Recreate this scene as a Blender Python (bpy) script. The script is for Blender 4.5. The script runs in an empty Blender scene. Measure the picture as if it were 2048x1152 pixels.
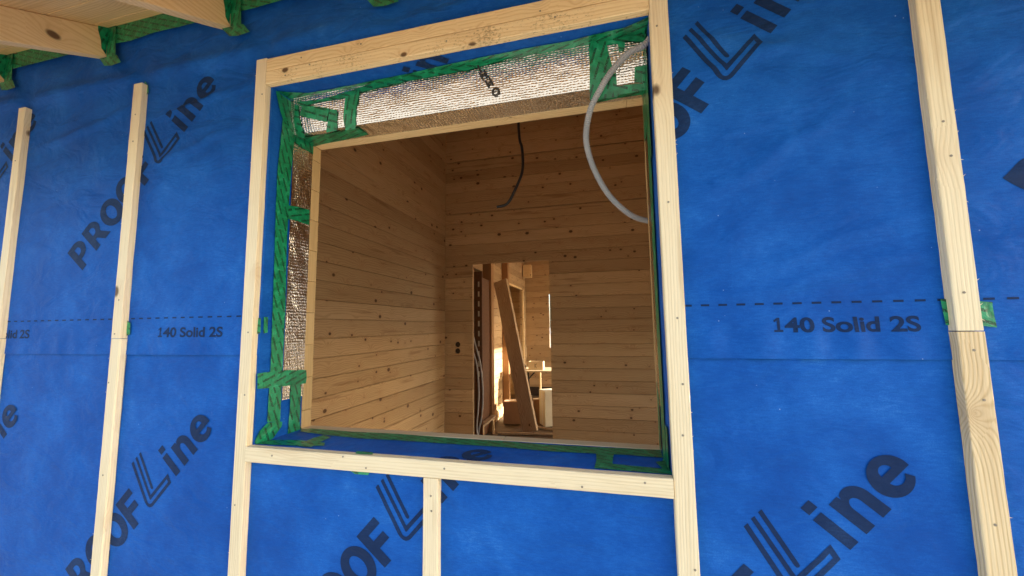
import bpy, bmesh, math, random
from mathutils import Vector, Matrix, noise
random.seed(7)
R_ = math.radians
S = bpy.context.scene
C = S.collection
# ---------------------------------------------------------------- camera
cam_d = bpy.data.cameras.new('camera'); cam = bpy.data.objects.new('camera', cam_d); C.objects.link(cam)
cam_d.sensor_width = 36; cam_d.lens = 13.657; cam_d.clip_start = .02; cam_d.clip_end = 2000
cam.matrix_world = Matrix(((.9710077, .0359304, .2363326, 0), (.2387163, -.0936581, -.9665623, -1),
                           (-.0125945, .9949559, -.0995199, 0), (0, 0, 0, 1)))
S.camera = cam
# ---------------------------------------------------------------- sky, sun, exposure
SUN_EL, SUN_AZ = 21, 4          # elevation; azimuth from +x towards +y (behind the wall)
w = bpy.data.worlds.new('World'); S.world = w; w.use_nodes = True
nt = w.node_tree; bg = nt.nodes['Background']
sky = nt.nodes.new('ShaderNodeTexSky'); sky.sky_type = 'NISHITA'; sky.sun_disc = False
sky.sun_elevation = R_(SUN_EL); sky.sun_rotation = R_(90 - SUN_AZ)
sky.air_density = 1.0; sky.dust_density = 2.6; sky.ozone_density = .8; sky.altitude = 200
nt.links.new(sky.outputs[0], bg.inputs[0]); bg.inputs[1].default_value = .15
sl = bpy.data.lights.new('sun', 'SUN'); sl.energy = 5.0; sl.angle = R_(.6); sl.color = (1, .93, .82)
so = bpy.data.objects.new('sun', sl); C.objects.link(so)
sd = Vector((math.cos(R_(SUN_EL))*math.cos(R_(SUN_AZ)), math.cos(R_(SUN_EL))*math.sin(R_(SUN_AZ)), math.sin(R_(SUN_EL))))
so.rotation_euler = sd.to_track_quat('Z', 'Y').to_euler(); so.location = sd*20
S.view_settings.view_transform = 'Standard'; S.view_settings.look = 'None'
S.view_settings.gamma = 1; S.view_settings.use_curve_mapping = False
S.view_settings.exposure = 1.68
S.cycles.max_bounces = 10; S.cycles.diffuse_bounces = 7; S.cycles.glossy_bounces = 4
S.cycles.sample_clamp_indirect = 4

# ---------------------------------------------------------------- helpers
def tag(o, label=None, cat=None, group=None, kind=None):
    if label: o['label'] = label
    if cat: o['category'] = cat
    if group: o['group'] = group
    if kind: o['kind'] = kind
    return o
def empty(name, loc=(0, 0, 0)):
    o = bpy.data.objects.new(name, None); o.location = loc; o.empty_display_size = .05; C.objects.link(o); return o
def obj(name, bm, mat, parent=None, loc=None, smooth=False):
    """link the bmesh (given in world coordinates) as one object with its origin at loc"""
    pl = Vector(parent.location) if parent else Vector((0, 0, 0))
    if parent and parent.parent: pl = pl + Vector(parent.parent.location)
    L = Vector(loc) if loc is not None else pl
    bmesh.ops.translate(bm, verts=bm.verts, vec=-L)
    me = bpy.data.meshes.new(name); bm.to_mesh(me); bm.free()
    me.materials.append(mat)
    if smooth: me.polygons.foreach_set('use_smooth', [True]*len(me.polygons))
    o = bpy.data.objects.new(name, me); C.objects.link(o)
    if parent: o.parent = parent
    o.location = L - pl
    return o
def box(bm, x0, x1, y0, y1, z0, z1, bev=0, rnd=None):
    r = bmesh.ops.create_cube(bm, size=1)
    vs = r['verts']
    bmesh.ops.scale(bm, vec=(x1-x0, y1-y0, z1-z0), verts=vs)
    bmesh.ops.translate(bm, vec=((x0+x1)/2, (y0+y1)/2, (z0+z1)/2), verts=vs)
    fs = list({f for v in vs for f in v.link_faces})
    if bev:
        es = list({e for v in vs for e in v.link_edges})
        rb = bmesh.ops.bevel(bm, geom=es, offset=bev, segments=1, affect='EDGES', profile=.5)
        vs = [v for v in rb['verts']]
        fs = list({f for v in vs for f in v.link_faces})
    if rnd is not None:
        lay = bm.loops.layers.float_color.get('bd') or bm.loops.layers.float_color.new('bd')
        for f in fs:
            for l in f.loops: l[lay] = (rnd, rnd, rnd, 1)
    return vs
def tube(bm, pts, rad, seg=10, ridge=0, pitch=0, cap=True):
    """tube along a polyline; with ridge>0 the radius alternates every pitch/2"""
    P = [Vector(p) for p in pts]
    # resample (Catmull-Rom)
    out = []
    n = 40
    for i in range(len(P)-1):
        p0 = P[max(i-1, 0)]; p1 = P[i]; p2 = P[i+1]; p3 = P[min(i+2, len(P)-1)]
        for k in range(n):
            t = k/n
            out.append(.5*((2*p1)+(p2-p0)*t+(2*p0-5*p1+4*p2-p3)*t*t+(3*p1-p0-3*p2+p3)*t**3))
    out.append(P[-1])
    if pitch:
        ln = [0]
        for a, b in zip(out, out[1:]): ln.append(ln[-1]+(b-a).length)
        m = int(ln[-1]/(pitch/2)); res = []; j = 0
        for i in range(m+1):
            s = ln[-1]*i/m
            while j < len(ln)-2 and ln[j+1] < s: j += 1
            t = (s-ln[j])/max(1e-9, ln[j+1]-ln[j]); res.append(out[j].lerp(out[j+1], t))
        out = res
    rings = []; up = Vector((0, 0, 1))
    prev = None
    for i, p in enumerate(out):
        d = (out[min(i+1, len(out)-1)]-out[max(i-1, 0)]).normalized()
        if prev is None:
            a = d.orthogonal().normalized()
        else:
            a = (prev - d*prev.dot(d)).normalized()
        prev = a; b = d.cross(a)
        r = rad + (ridge if i % 2 else 0)
        rings.append([bm.verts.new(p+(a*math.cos(2*math.pi*k/seg)+b*math.sin(2*math.pi*k/seg))*r) for k in range(seg)])
    for r0, r1 in zip(rings, rings[1:]):
        for k in range(seg):
            bm.faces.new((r0[k], r0[(k+1) % seg], r1[(k+1) % seg], r1[k]))
    if cap:
        bm.faces.new(rings[0][::-1]); bm.faces.new(rings[-1])
def nz(x, y, z=0, s=1): return noise.noise(Vector((x*s, y*s, z*s)))

# ---------------------------------------------------------------- materials
def newmat(name):
    m = bpy.data.materials.new(name); m.use_nodes = True
    return m, m.node_tree, m.node_tree.nodes['Principled BSDF']
def N(nt, t, **kw):
    n = nt.nodes.new(t)
    for k, v in kw.items():
        if k in ('operation', 'blend_type', 'data_type', 'feature', 'distance', 'noise_dimensions', 'wave_type', 'bands_direction', 'wave_profile', 'attribute_name', 'interpolation_type', 'voronoi_dimensions', 'clamp', 'clamp_factor'):
            setattr(n, k, v)
        else: n.inputs[k].default_value = v
    return n
def ramp(nt, fac, stops):
    r = nt.nodes.new('ShaderNodeValToRGB'); nt.links.new(fac, r.inputs[0])
    e = r.color_ramp.elements
    while len(e) < len(stops): e.new(.5)
    for i, (p, c) in enumerate(stops): e[i].position = p; e[i].color = (*c, 1) if len(c) == 3 else c
    return r.outputs[0]
def mixc(nt, fac, a, b, mode='MIX'):
    m = nt.nodes.new('ShaderNodeMix'); m.data_type = 'RGBA'; m.blend_type = mode
    for s, v in ((0, fac), (6, a), (7, b)):
        if hasattr(v, 'is_output') or isinstance(v, bpy.types.NodeSocket): nt.links.new(v, m.inputs[s])
        else: m.inputs[s].default_value = v if not isinstance(v, tuple) else (*v, 1)
    return m.outputs[2]
def mth(nt, op, a, b=None, c=None):
    m = nt.nodes.new('ShaderNodeMath'); m.operation = op
    for i, v in enumerate((a, b, c)):
        if v is None: continue
        if isinstance(v, bpy.types.NodeSocket): nt.links.new(v, m.inputs[i])
        else: m.inputs[i].default_value = v
    return m.outputs[0]
def vmul(nt, v, sc):
    m = nt.nodes.new('ShaderNodeVectorMath'); m.operation = 'MULTIPLY'
    nt.links.new(v, m.inputs[0]); m.inputs[1].default_value = sc; return m.outputs[0]
def vadd(nt, a, b):
    m = nt.nodes.new('ShaderNodeVectorMath'); m.operation = 'ADD'
    nt.links.new(a, m.inputs[0]); nt.links.new(b, m.inputs[1]); return m.outputs[0]

def wood(name, axis, light, dark, knots=1.0, grain=1.0, rough=.62, boardvar=.0, bump=.35, stain=.0, knotden=(9, 13), fine=1.0, ring=90, glow=(.50, .26, .10), big=None):
    """procedural spruce: axis = grain direction in object space; knots bend the rings round them"""
    m, nt, P = newmat(name); ring *= 5
    tc = nt.nodes.new('ShaderNodeTexCoord'); oi = nt.nodes.new('ShaderNodeObjectInfo')
    at = N(nt, 'ShaderNodeAttribute', attribute_name='bd')
    r1 = mth(nt, 'MULTIPLY', oi.outputs['Random'], 23.7)
    r2 = mth(nt, 'MULTIPLY', at.outputs['Fac'], 61.3)
    rs = mth(nt, 'ADD', r1, r2)
    cb = nt.nodes.new('ShaderNodeCombineXYZ')
    for i in range(3): nt.links.new(rs, cb.inputs[i])
    co = vadd(nt, tc.outputs['Object'], cb.outputs[0])
    ax = 'XYZ'.index(axis)
    def sc(al, ac): return tuple(al if i == ax else ac for i in range(3))
    # knots
    kv = N(nt, 'ShaderNodeTexVoronoi', Scale=1.0, Randomness=.95); nt.links.new(vmul(nt, co, sc(*knotden)), kv.inputs['Vector'])
    kd = kv.outputs['Distance']
    sep = nt.nodes.new('ShaderNodeSeparateColor'); nt.links.new(kv.outputs['Color'], sep.inputs[0])
    on = mth(nt, 'GREATER_THAN', sep.outputs[0], 1-.34*knots)
    ksz = mth(nt, 'MULTIPLY_ADD', sep.outputs[1], .16, .05)
    kn = mth(nt, 'SUBTRACT', 1.0, mth(nt, 'DIVIDE', kd, ksz))
    knot = mth(nt, 'MULTIPLY', mth(nt, 'SMOOTH_MIN', mth(nt, 'MAXIMUM', mth(nt, 'MULTIPLY', kn, 3.0), 0.0), 1.0, .1), on)
    halo = mth(nt, 'MULTIPLY', mth(nt, 'POWER', 2.718, mth(nt, 'MULTIPLY', kd, -5.0)), on)
    if big:          # one large swirled knot at a given place (object space)
        sub = nt.nodes.new('ShaderNodeVectorMath'); sub.operation = 'SUBTRACT'; nt.links.new(tc.outputs['Object'], sub.inputs[0]); sub.inputs[1].default_value = big
        ln = nt.nodes.new('ShaderNodeVectorMath'); ln.operation = 'LENGTH'; nt.links.new(vmul(nt, sub.outputs[0], (1, .6, .75)), ln.inputs[0])
        bk = mth(nt, 'POWER', 2.718, mth(nt, 'MULTIPLY', ln.outputs['Value'], -42.0))
        halo = mth(nt, 'ADD', halo, mth(nt, 'MULTIPLY', bk, 1.5))
    # rings: bands across the grain, warped
    n1 = N(nt, 'ShaderNodeTexNoise', Scale=1.0, Detail=3.0, Roughness=.5); nt.links.new(vmul(nt, co, sc(.8, 7)), n1.inputs['Vector'])
    sx = nt.nodes.new('ShaderNodeSeparateXYZ'); nt.links.new(co, sx.inputs[0])
    oth = [i for i in range(3) if i != ax]
    acr = mth(nt, 'ADD', mth(nt, 'MULTIPLY', sx.outputs[oth[0]], 1.0), mth(nt, 'MULTIPLY', sx.outputs[oth[1]], .83))
    ph = mth(nt, 'ADD', mth(nt, 'MULTIPLY', acr, ring), mth(nt, 'ADD', mth(nt, 'MULTIPLY', n1.outputs[0], 20.0), mth(nt, 'MULTIPLY', halo, 16.0)))
    sn = mth(nt, 'MULTIPLY_ADD', mth(nt, 'SINE', mth(nt, 'MULTIPLY', ph, 2.2)), .5, .5)
    rg = mth(nt, 'POWER', sn, 2.2)
    # fine fibre
    n2 = N(nt, 'ShaderNodeTexNoise', Scale=1.0, Detail=4.0, Roughness=.65); nt.links.new(vmul(nt, co, sc(9, 330)), n2.inputs['Vector'])
    n3 = N(nt, 'ShaderNodeTexNoise', Scale=1.0, Detail=4.0, Roughness=.55); nt.links.new(vmul(nt, co, sc(1.3, 10)), n3.inputs['Vector'])
    f1 = mth(nt, 'MULTIPLY', rg, .55*grain)
    f2 = mth(nt, 'MULTIPLY', mth(nt, 'SUBTRACT', n2.outputs[0], .5), .9*fine)
    f3 = mth(nt, 'MULTIPLY', mth(nt, 'SUBTRACT', n3.outputs[0], .5), .9)
    fac = mth(nt, 'ADD', mth(nt, 'ADD', f1, f2), f3)
    fc = nt.nodes.new('ShaderNodeClamp'); nt.links.new(fac, fc.inputs[0])
    col = mixc(nt, fc.outputs[0], light, dark)
    # tinted streaks
    n4 = N(nt, 'ShaderNodeTexNoise', Scale=1.0, Detail=3.0); nt.links.new(vmul(nt, co, sc(2.0, 28)), n4.inputs['Vector'])
    stk = ramp(nt, n4.outputs[0], [(.60, (0, 0, 0)), (.72, (1, 1, 1))])
    col = mixc(nt, mth(nt, 'MULTIPLY', stk, .28+stain), col, (dark[0]*.75, dark[1]*.62, dark[2]*.5))
    if boardvar:
        h = mth(nt, 'FRACT', mth(nt, 'MULTIPLY', at.outputs['Fac'], 17.31))
        col = mixc(nt, 1.0, col, ramp(nt, h, [(0, (1-boardvar, 1-boardvar*1.1, 1-boardvar*1.25)), (1, (1, 1, 1))]), 'MULTIPLY')
    col = mixc(nt, mth(nt, 'MULTIPLY', halo, .45), col, glow)
    col = mixc(nt, mth(nt, 'MULTIPLY', knot, .88), col, (.075, .032, .014))
    nt.links.new(col, P.inputs['Base Color'])
    P.inputs['Roughness'].default_value = rough
    P.inputs['Specular IOR Level'].default_value = .28
    b = N(nt, 'ShaderNodeBump', Strength=bump, Distance=.0012)
    hh = mth(nt, 'ADD', n2.outputs[0], mth(nt, 'MULTIPLY', rg, -.4)); nt.links.new(hh, b.inputs['Height'])
    nt.links.new(b.outputs[0], P.inputs['Normal'])
    return m

PALE = (.70, .575, .365); PALED = (.50, .37, .19)
M = {}
for a in 'XYZ':
    M['batten'+a] = wood('batten_spruce_'+a, a, (.83, .71, .475), (.58, .44, .235), knots=.5, grain=.5, stain=.12, ring=80, bump=.7, fine=1.3, knotden=(8, 12))
M['rough'] = wood('sawn_spruce', 'Z', (.78, .62, .37), (.50, .345, .16), knots=.5, grain=1.1, ring=75, bump=.9, fine=1.3, knotden=(6, 9))
def specks(m, axis):
    nt = m.node_tree; P = nt.nodes['Principled BSDF']; old = P.inputs['Base Color'].links[0].from_socket
    tc = nt.nodes.new('ShaderNodeTexCoord')
    a = N(nt, 'ShaderNodeTexNoise', Scale=1.0, Detail=4.0, Roughness=.75); nt.links.new(vmul(nt, tc.outputs['Object'], (95, 95, 170)), a.inputs['Vector'])
    b = N(nt, 'ShaderNodeTexNoise', Scale=9.0, Detail=2.0); nt.links.new(tc.outputs['Object'], b.inputs['Vector'])
    f = ramp(nt, mth(nt, 'ADD', a.outputs[0], mth(nt, 'MULTIPLY', b.outputs[0], .45)), [(.80, (0, 0, 0)), (.90, (1, 1, 1))])
    nt.links.new(mixc(nt, mth(nt, 'MULTIPLY', f, .62), old, (.20, .12, .05)), P.inputs['Base Color']); return m
M['knotty'] = wood('sawn_spruce_with_swirl', 'Z', (.78, .62, .37), (.50, .345, .16), knots=.5, grain=1.1, ring=75, bump=.9, fine=1.3, knotden=(6, 9), big=(-.012, -.0235, 1.315), glow=(.50, .34, .18))
M['header'] = wood('planed_header_board', 'X', (.86, .66, .36), (.60, .39, .165), knots=2.2, grain=.8, ring=60, knotden=(13, 18), fine=1.0)
M['headspeck'] = specks(wood('marked_header_board', 'X', (.88, .69, .39), (.62, .41, .18), knots=1.6, grain=.8, ring=60, knotden=(11, 16), fine=1.2), 'X')
M['rafter'] = wood('rafter_timber', 'Y', (.89, .63, .32), (.70, .43, .175), knots=.7, grain=.8, ring=45, knotden=(7, 10))
M['deck'] = wood('roof_board', 'X', (.88, .59, .265), (.66, .39, .145), knots=.9, grain=1.0, ring=40, knotden=(7, 10))
M['logX'] = wood('log_wall_x', 'X', (.66, .475, .265), (.37, .225, .10), knots=2.7, grain=.75, ring=48, boardvar=.27, knotden=(9, 12), stain=.25, glow=(.40, .20, .08))
M['logY'] = wood('log_wall_y', 'Y', (.66, .475, .265), (.37, .225, .10), knots=2.7, grain=.75, ring=48, boardvar=.27, knotden=(9, 12), stain=.25, glow=(.40, .20, .08))
M['endgrain'] = wood('sawn_log_end', 'Z', (.66, .46, .215), (.50, .315, .125), knots=.25, grain=.45, ring=35, boardvar=.12, fine=.6)
M['sillwood'] = wood('log_edge', 'X', (.72, .56, .34), (.52, .37, .18), knots=.5, grain=.5, ring=50, fine=.9)
M['post'] = wood('brown_post', 'Z', (.42, .23, .10), (.27, .13, .05), knots=.6, grain=.8, ring=50)
M['plank'] = wood('loose_plank', 'Z', (.55, .41, .25), (.25, .155, .075), knots=.9, grain=1.0, ring=40, knotden=(8, 11))
M['floor'] = wood('raw_floor', 'X', (.19, .14, .09), (.10, .07, .04), knots=.5, grain=1.0, ring=30)
M['tabletop'] = wood('table_board', 'X', (.66, .52, .32), (.52, .38, .2), knots=.2)

def membrane_mat(name, ink=False):
    m, nt, P = newmat(name)
    tc = nt.nodes.new('ShaderNodeTexCoord'); co = tc.outputs['Object']
    a = N(nt, 'ShaderNodeTexNoise', Scale=6.0, Detail=8.0, Roughness=.62); nt.links.new(co, a.inputs['Vector'])
    b = N(nt, 'ShaderNodeTexNoise', Scale=1.0, Detail=5.0, Roughness=.7); nt.links.new(vmul(nt, co, (55, 60, 260)), b.inputs['Vector'])
    c = N(nt, 'ShaderNodeTexNoise', Scale=420.0, Detail=2.0); nt.links.new(co, c.inputs['Vector'])
    f = mth(nt, 'ADD', mth(nt, 'MULTIPLY', mth(nt, 'MULTIPLY_ADD', a.outputs[0], .85, .075), .62), mth(nt, 'ADD', mth(nt, 'MULTIPLY', b.outputs[0], .26), mth(nt, 'MULTIPLY', c.outputs[0], .16)))
    if not ink:
        col = ramp(nt, f, [(.37, (.0020, .058, .295)), (.49, (.003, .079, .370)), (.60, (.008, .112, .46)), (.72, (.035, .185, .57))])
        # tiny pale fibres and dust
        v = N(nt, 'ShaderNodeTexVoronoi', Scale=70.0, Randomness=1.0); nt.links.new(co, v.inputs['Vector'])
        vv = N(nt, 'ShaderNodeSeparateColor'); nt.links.new(v.outputs['Color'], vv.inputs[0])
        dot = mth(nt, 'MULTIPLY', mth(nt, 'LESS_THAN', v.outputs['Distance'], .10), mth(nt, 'GREATER_THAN', vv.outputs[0], .985))
        col = mixc(nt, mth(nt, 'MULTIPLY', dot, .5), col, (.30, .45, .75))
    else:
        col = ramp(nt, f, [(.38, (.004, .018, .065)), (.55, (.006, .026, .090)), (.70, (.014, .050, .15))])
    nt.links.new(col, P.inputs['Base Color'])
    P.inputs['Roughness'].default_value = .6
    P.inputs['Specular IOR Level'].default_value = .12
    P.inputs['Sheen Weight'].default_value = .06; P.inputs['Sheen Roughness'].default_value = .45; P.inputs['Sheen Tint'].default_value = (.35, .6, 1, 1)
    bp = N(nt, 'ShaderNodeBump', Strength=.35, Distance=.0008)
    nt.links.new(mth(nt, 'ADD', b.outputs[0], c.outputs[0]), bp.inputs['Height'])
    # softer, larger creases of the sheet
    d = N(nt, 'ShaderNodeTexNoise', Scale=1.0, Detail=3.0, Roughness=.5, Distortion=.6); nt.links.new(vmul(nt, co, (7, 7, 13)), d.inputs['Vector'])
    b2 = N(nt, 'ShaderNodeBump', Strength=.9, Distance=.014); nt.links.new(d.outputs[0], b2.inputs['Height'])
    nt.links.new(bp.outputs[0], b2.inputs['Normal'])
    nt.links.new(b2.outputs[0], P.inputs['Normal'])
    return m
M['mem'] = membrane_mat('blue_membrane'); M['ink'] = membrane_mat('dark_blue_print', True)

def tape_mat():
    m, nt, P = newmat('green_tape')
    uv = nt.nodes.new('ShaderNodeUVMap'); sx = nt.nodes.new('ShaderNodeSeparateXYZ'); nt.links.new(uv.outputs[0], sx.inputs[0])
    tc = nt.nodes.new('ShaderNodeTexCoord'); co = tc.outputs['Object']
    # rows of small print running obliquely across the tape
    q = mth(nt, 'ADD', mth(nt, 'MULTIPLY', sx.outputs[0], .34), mth(nt, 'MULTIPLY', sx.outputs[1], .94))
    al = mth(nt, 'SUBTRACT', mth(nt, 'MULTIPLY', sx.outputs[0], .94), mth(nt, 'MULTIPLY', sx.outputs[1], .34))
    row = mth(nt, 'ABSOLUTE', mth(nt, 'SUBTRACT', mth(nt, 'FRACT', mth(nt, 'MULTIPLY', q, 46.0)), .5))
    line = mth(nt, 'LESS_THAN', row, .15)
    lt = N(nt, 'ShaderNodeTexNoise', Scale=1.0, Detail=1.0, noise_dimensions='2D')
    cb = nt.nodes.new('ShaderNodeCombineXYZ'); nt.links.new(mth(nt, 'MULTIPLY', al, 420.0), cb.inputs[0]); nt.links.new(mth(nt, 'MULTIPLY', q, 420.0), cb.inputs[1])
    nt.links.new(cb.outputs[0], lt.inputs['Vector'])
    let = mth(nt, 'GREATER_THAN', lt.outputs[0], .40)
    seg = mth(nt, 'GREATER_THAN', mth(nt, 'FRACT', mth(nt, 'ADD', mth(nt, 'MULTIPLY', al, 17.0), mth(nt, 'MULTIPLY', mth(nt, 'FLOOR', mth(nt, 'MULTIPLY', q, 46.0)), .37))), .22)
    pr = mth(nt, 'MULTIPLY', mth(nt, 'MULTIPLY', line, let), seg)
    n = N(nt, 'ShaderNodeTexNoise', Scale=28.0, Detail=4.0, Roughness=.6, Distortion=.8); nt.links.new(co, n.inputs['Vector'])
    col = ramp(nt, n.outputs[0], [(.35, (.002, .155, .062)), (.6, (.008, .29, .125)), (.78, (.07, .43, .24))])
    col = mixc(nt, mth(nt, 'MULTIPLY', pr, .9), col, (.003, .030, .012))
    nt.links.new(col, P.inputs['Base Color'])
    P.inputs['Roughness'].default_value = .30; P.inputs['Specular IOR Level'].default_value = .55
    w2 = N(nt, 'ShaderNodeTexNoise', Scale=60.0, Detail=3.0, Distortion=1.6); nt.links.new(co, w2.inputs['Vector'])
    b1 = N(nt, 'ShaderNodeBump', Strength=.35, Distance=.003); nt.links.new(w2.outputs[0], b1.inputs['Height'])
    b2 = N(nt, 'ShaderNodeBump', Strength=.35, Distance=.010); nt.links.new(n.outputs[0], b2.inputs['Height']); nt.links.new(b1.outputs[0], b2.inputs['Normal'])
    nt.links.new(b2.outputs[0], P.inputs['Normal'])
    return m
M['tape'] = tape_mat()

def foil_mat(name, tint=(.86, .86, .84), rough=.16):
    m, nt, P = newmat(name)
    uv = nt.nodes.new('ShaderNodeUVMap')
    # staggered bubble cells
    mp = vmul(nt, uv.outputs[0], (95, 150, 1))
    dn = N(nt, 'ShaderNodeTexNoise', Scale=.35, Detail=2.0); nt.links.new(mp, dn.inputs['Vector'])
    v = N(nt, 'ShaderNodeTexVoronoi', Scale=1.0, Randomness=.38, feature='SMOOTH_F1', voronoi_dimensions='2D'); nt.links.new(mp, v.inputs['Vector'])
    v.inputs['Smoothness'].default_value = .45
    n = N(nt, 'ShaderNodeTexNoise', Scale=24.0, Detail=5.0, Roughness=.65, Distortion=.7); nt.links.new(uv.outputs[0], n.inputs['Vector'])
    P.inputs['Metallic'].default_value = 1; P.inputs['Base Color'].default_value = (*tint, 1)
    P.inputs['Roughness'].default_value = rough
    b1 = N(nt, 'ShaderNodeBump', Strength=1.0, Distance=.0019); b1.invert = True; nt.links.new(v.outputs['Distance'], b1.inputs['Height'])
    b2 = N(nt, 'ShaderNodeBump', Strength=.5, Distance=.006); nt.links.new(n.outputs[0], b2.inputs['Height']); nt.links.new(b1.outputs[0], b2.inputs['Normal'])
    nt.links.new(b2.outputs[0], P.inputs['Normal'])
    return m
M['foil'] = foil_mat('bubble_foil')

def plain(name, col, rough=.5, metal=0, var=.15, scale=30, spec=.4, bump=.0):
    m, nt, P = newmat(name)
    tc = nt.nodes.new('ShaderNodeTexCoord')
    n = N(nt, 'ShaderNodeTexNoise', Scale=float(scale), Detail=5.0, Roughness=.6); nt.links.new(tc.outputs['Object'], n.inputs['Vector'])
    c = ramp(nt, n.outputs[0], [(.3, tuple(x*(1-var) for x in col)), (.7, tuple(min(1, x*(1+var)) for x in col))])
    nt.links.new(c, P.inputs['Base Color']); P.inputs['Roughness'].default_value = rough
    P.inputs['Metallic'].default_value = metal; P.inputs['Specular IOR Level'].default_value = spec
    if bump:
        b = N(nt, 'ShaderNodeBump', Strength=bump, Distance=.01); nt.links.new(n.outputs[0], b.inputs['Height']); nt.links.new(b.outputs[0], P.inputs['Normal'])
    return m
M['conduit'] = plain('grey_conduit', (.33, .34, .355), .45, scale=12, var=.12)
M['wirewhite'] = plain('pale_conduit', (.55, .53, .50), .5)
M['black'] = plain('black_plastic', (.014, .014, .016), .4)
M['steel'] = plain('zinc_screw', (.30, .26, .20), .5, .3)
M['card'] = plain('brown_cardboard', (.40, .24, .12), .8, var=.1, scale=8)
M['cream'] = plain('cream_packaging', (.72, .66, .48), .7, var=.06, scale=8)
M['white'] = plain('white_plastic', (.75, .74, .70), .5, var=.05)
M['foilink'] = plain('black_print', (.03, .028, .025), .4, scale=140, var=.5, bump=.4)
M['sand'] = plain('dry_gravel_sand', (.37, .325, .265), .9, var=.3, scale=1.6, bump=.3)
M['dark'] = plain('dark_void', (.05, .032, .02), .8)
M['pan'] = plain('brown_panel', (.16, .075, .035), .6, var=.25)
M['glass'] = None
# ================================================================= ground
bm = bmesh.new()
n = 40
for i in range(n+1):
    for j in range(n+1):
        x = (i/n*2-1); y = (j/n*2-1)
        X = 600*x*abs(x)**1.6; Y = 600*y*abs(y)**1.6
        bm.verts.new((X, Y, -1.80 + .03*nz(X, Y, 0, .6)))
bm.verts.ensure_lookup_table()
for i in range(n):
    for j in range(n):
        a = i*(n+1)+j; bm.faces.new([bm.verts[k] for k in (a, a+n+1, a+n+2, a+1)])
tag(obj('ground', bm, M['sand'], smooth=True), kind='structure')
bm = bmesh.new(); box(bm, -3.38, 2.38, .25, 7.28, -1.60, -1.445)
tag(obj('floor', bm, M['floor']), kind='structure')

# ================================================================= exterior wall
D = .022                                   # face of the membrane behind the battens (their fronts at y = 0)
HX0, HX1, HZ0, HZ1 = -1.080, .136, -.355, .822   # window opening in the membrane
SEAM = -.080
BX = [-2.32, -1.677, -1.110, -.475, .157, .72, 1.32]   # where battens pin the sheet down
def pinned(x):
    return 1-max(math.exp(-((x-b)/.05)**2) for b in BX)
CREASES = [(.20, .05, .69, .14, .006, .012), (.22, .30, .60, .52, .005, .020), (.30, .12, .70, .24, .005, .010), (.20, .62, .55, .70, .004, .018), (.78, .30, 1.3, .42, .005, .014), (.76, .08, 1.2, .02, .005, .010),
           (.25, -.22, .62, -.14, .003, .015), (.22, .74, .68, .58, .004, .012), (-1.64, .60, -1.15, .72, .005, .014), (-1.62, .78, -1.15, .86, .006, .012), (-1.64, .30, -1.30, .36, .003, .010), (-2.28, .74, -1.72, .84, .006, .014),
           (-2.28, .45, -1.9, .52, .004, .012), (-1.60, -.30, -1.2, -.24, .003, .012), (-1.05, -.46, -.60, -.50, .003, .010), (-.42, -.47, .10, -.55, .003, .012), (-1.0, .93, .1, .99, .006, .02), (.22, -.40, .45, -.52, .003, .012)]
def memd(x, z, lower=False):
    """how far the sheet stands off the wall, in metres"""
    p = .25+.75*pinned(x)
    d = .0055*nz(x+3, z, 1, 2.1) + .0030*nz(x*1.0+z*1.4, z*.6, 5, 5.5)
    t = x*.45 + z
    d += .0012*math.sin(t*17+3*nz(x, z, 9, 1.5))*max(0, nz(x, z, 3, 1.1)+.2)*1.5
    for (ax1, az1, ax2, az2, am, wd) in CREASES:
        if min(ax1, ax2)-.1 < x < max(ax1, ax2)+.1 and min(az1, az2)-.1 < z < max(az1, az2)+.1:
            L2 = (ax2-ax1)**2+(az2-az1)**2; tt = max(0, min(1, ((x-ax1)*(ax2-ax1)+(z-az1)*(az2-az1))/L2))
            px_, pz_ = ax1+(ax2-ax1)*tt, az1+(az2-az1)*tt; wob = .012*nz(tt*3, az1, ax1, 1.3)*math.sqrt(L2)*2
            dd_ = math.hypot(x-px_, z-pz_); sd_ = ((x-ax1)*(az2-az1)-(z-az1)*(ax2-ax1))/math.sqrt(L2)+wob
            d += 1.7*am*math.exp(-(sd_/wd)**2)*math.exp(-max(0, (dd_-abs(sd_-wob))/.03)**2)*math.sin(math.pi*min(1, max(0, tt)))**.6
    # soft roll of slack sheet under the eaves
    zc = .975 + .020*math.sin(x*1.7+.6) + (x+1.9)*.02
    k = math.exp(-((z-zc)/.030)**2) * (.017 if x < -1.15 else .017*math.exp(-((x+1.15)/.35)**2))
    d += k
    zc2 = 1.02+.015*math.sin(x*2.3); d += .005*math.exp(-((z-zc2)/.05)**2)
    # hollow crease across the right-hand bay
    if x > .2: d += .0035*math.exp(-((z-(.10+.10*(x-.2)))/.02)**2)*min(1, (x-.2)*3)*p*1.8 + .007*math.exp(-((z-.20-.35*(x-.3))/.05)**2)*max(0, .6+nz(x, z, 11, 2))*p
    # puckers along the overlap
    if z > SEAM-.01 and z < .05 and not lower:
        f = max(0, 1-abs(z+.05)/.075)
        d += (.0030 if x < .1 else .0115)*f*(.5+.5*math.sin(x*62+4*nz(x, 0, 2, 4)))*p*(.5+nz(x, 0, 4, 1.3)+.4)
    if not lower: d += (.0022+.0050*max(0, .3+nz(x, 0, 21, 2.6)))*math.exp(-((z-SEAM)/.022)**2)
    d *= p
    if not lower: d += .0012
    else: d = d*.5
    ex = min(abs(x-HX0), abs(x-HX1)) if HZ0 < z < HZ1 else 9
    return max(-.0015, d)
def axis_vals(a, b, step, hard):
    pts = sorted({a, b, *[h for h in hard if a < h < b]}); out = []
    for p, q in zip(pts, pts[1:]):
        k = max(1, round((q-p)/step)); out += [p+(q-p)*i/k for i in range(k)]
    return out+[b]
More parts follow.
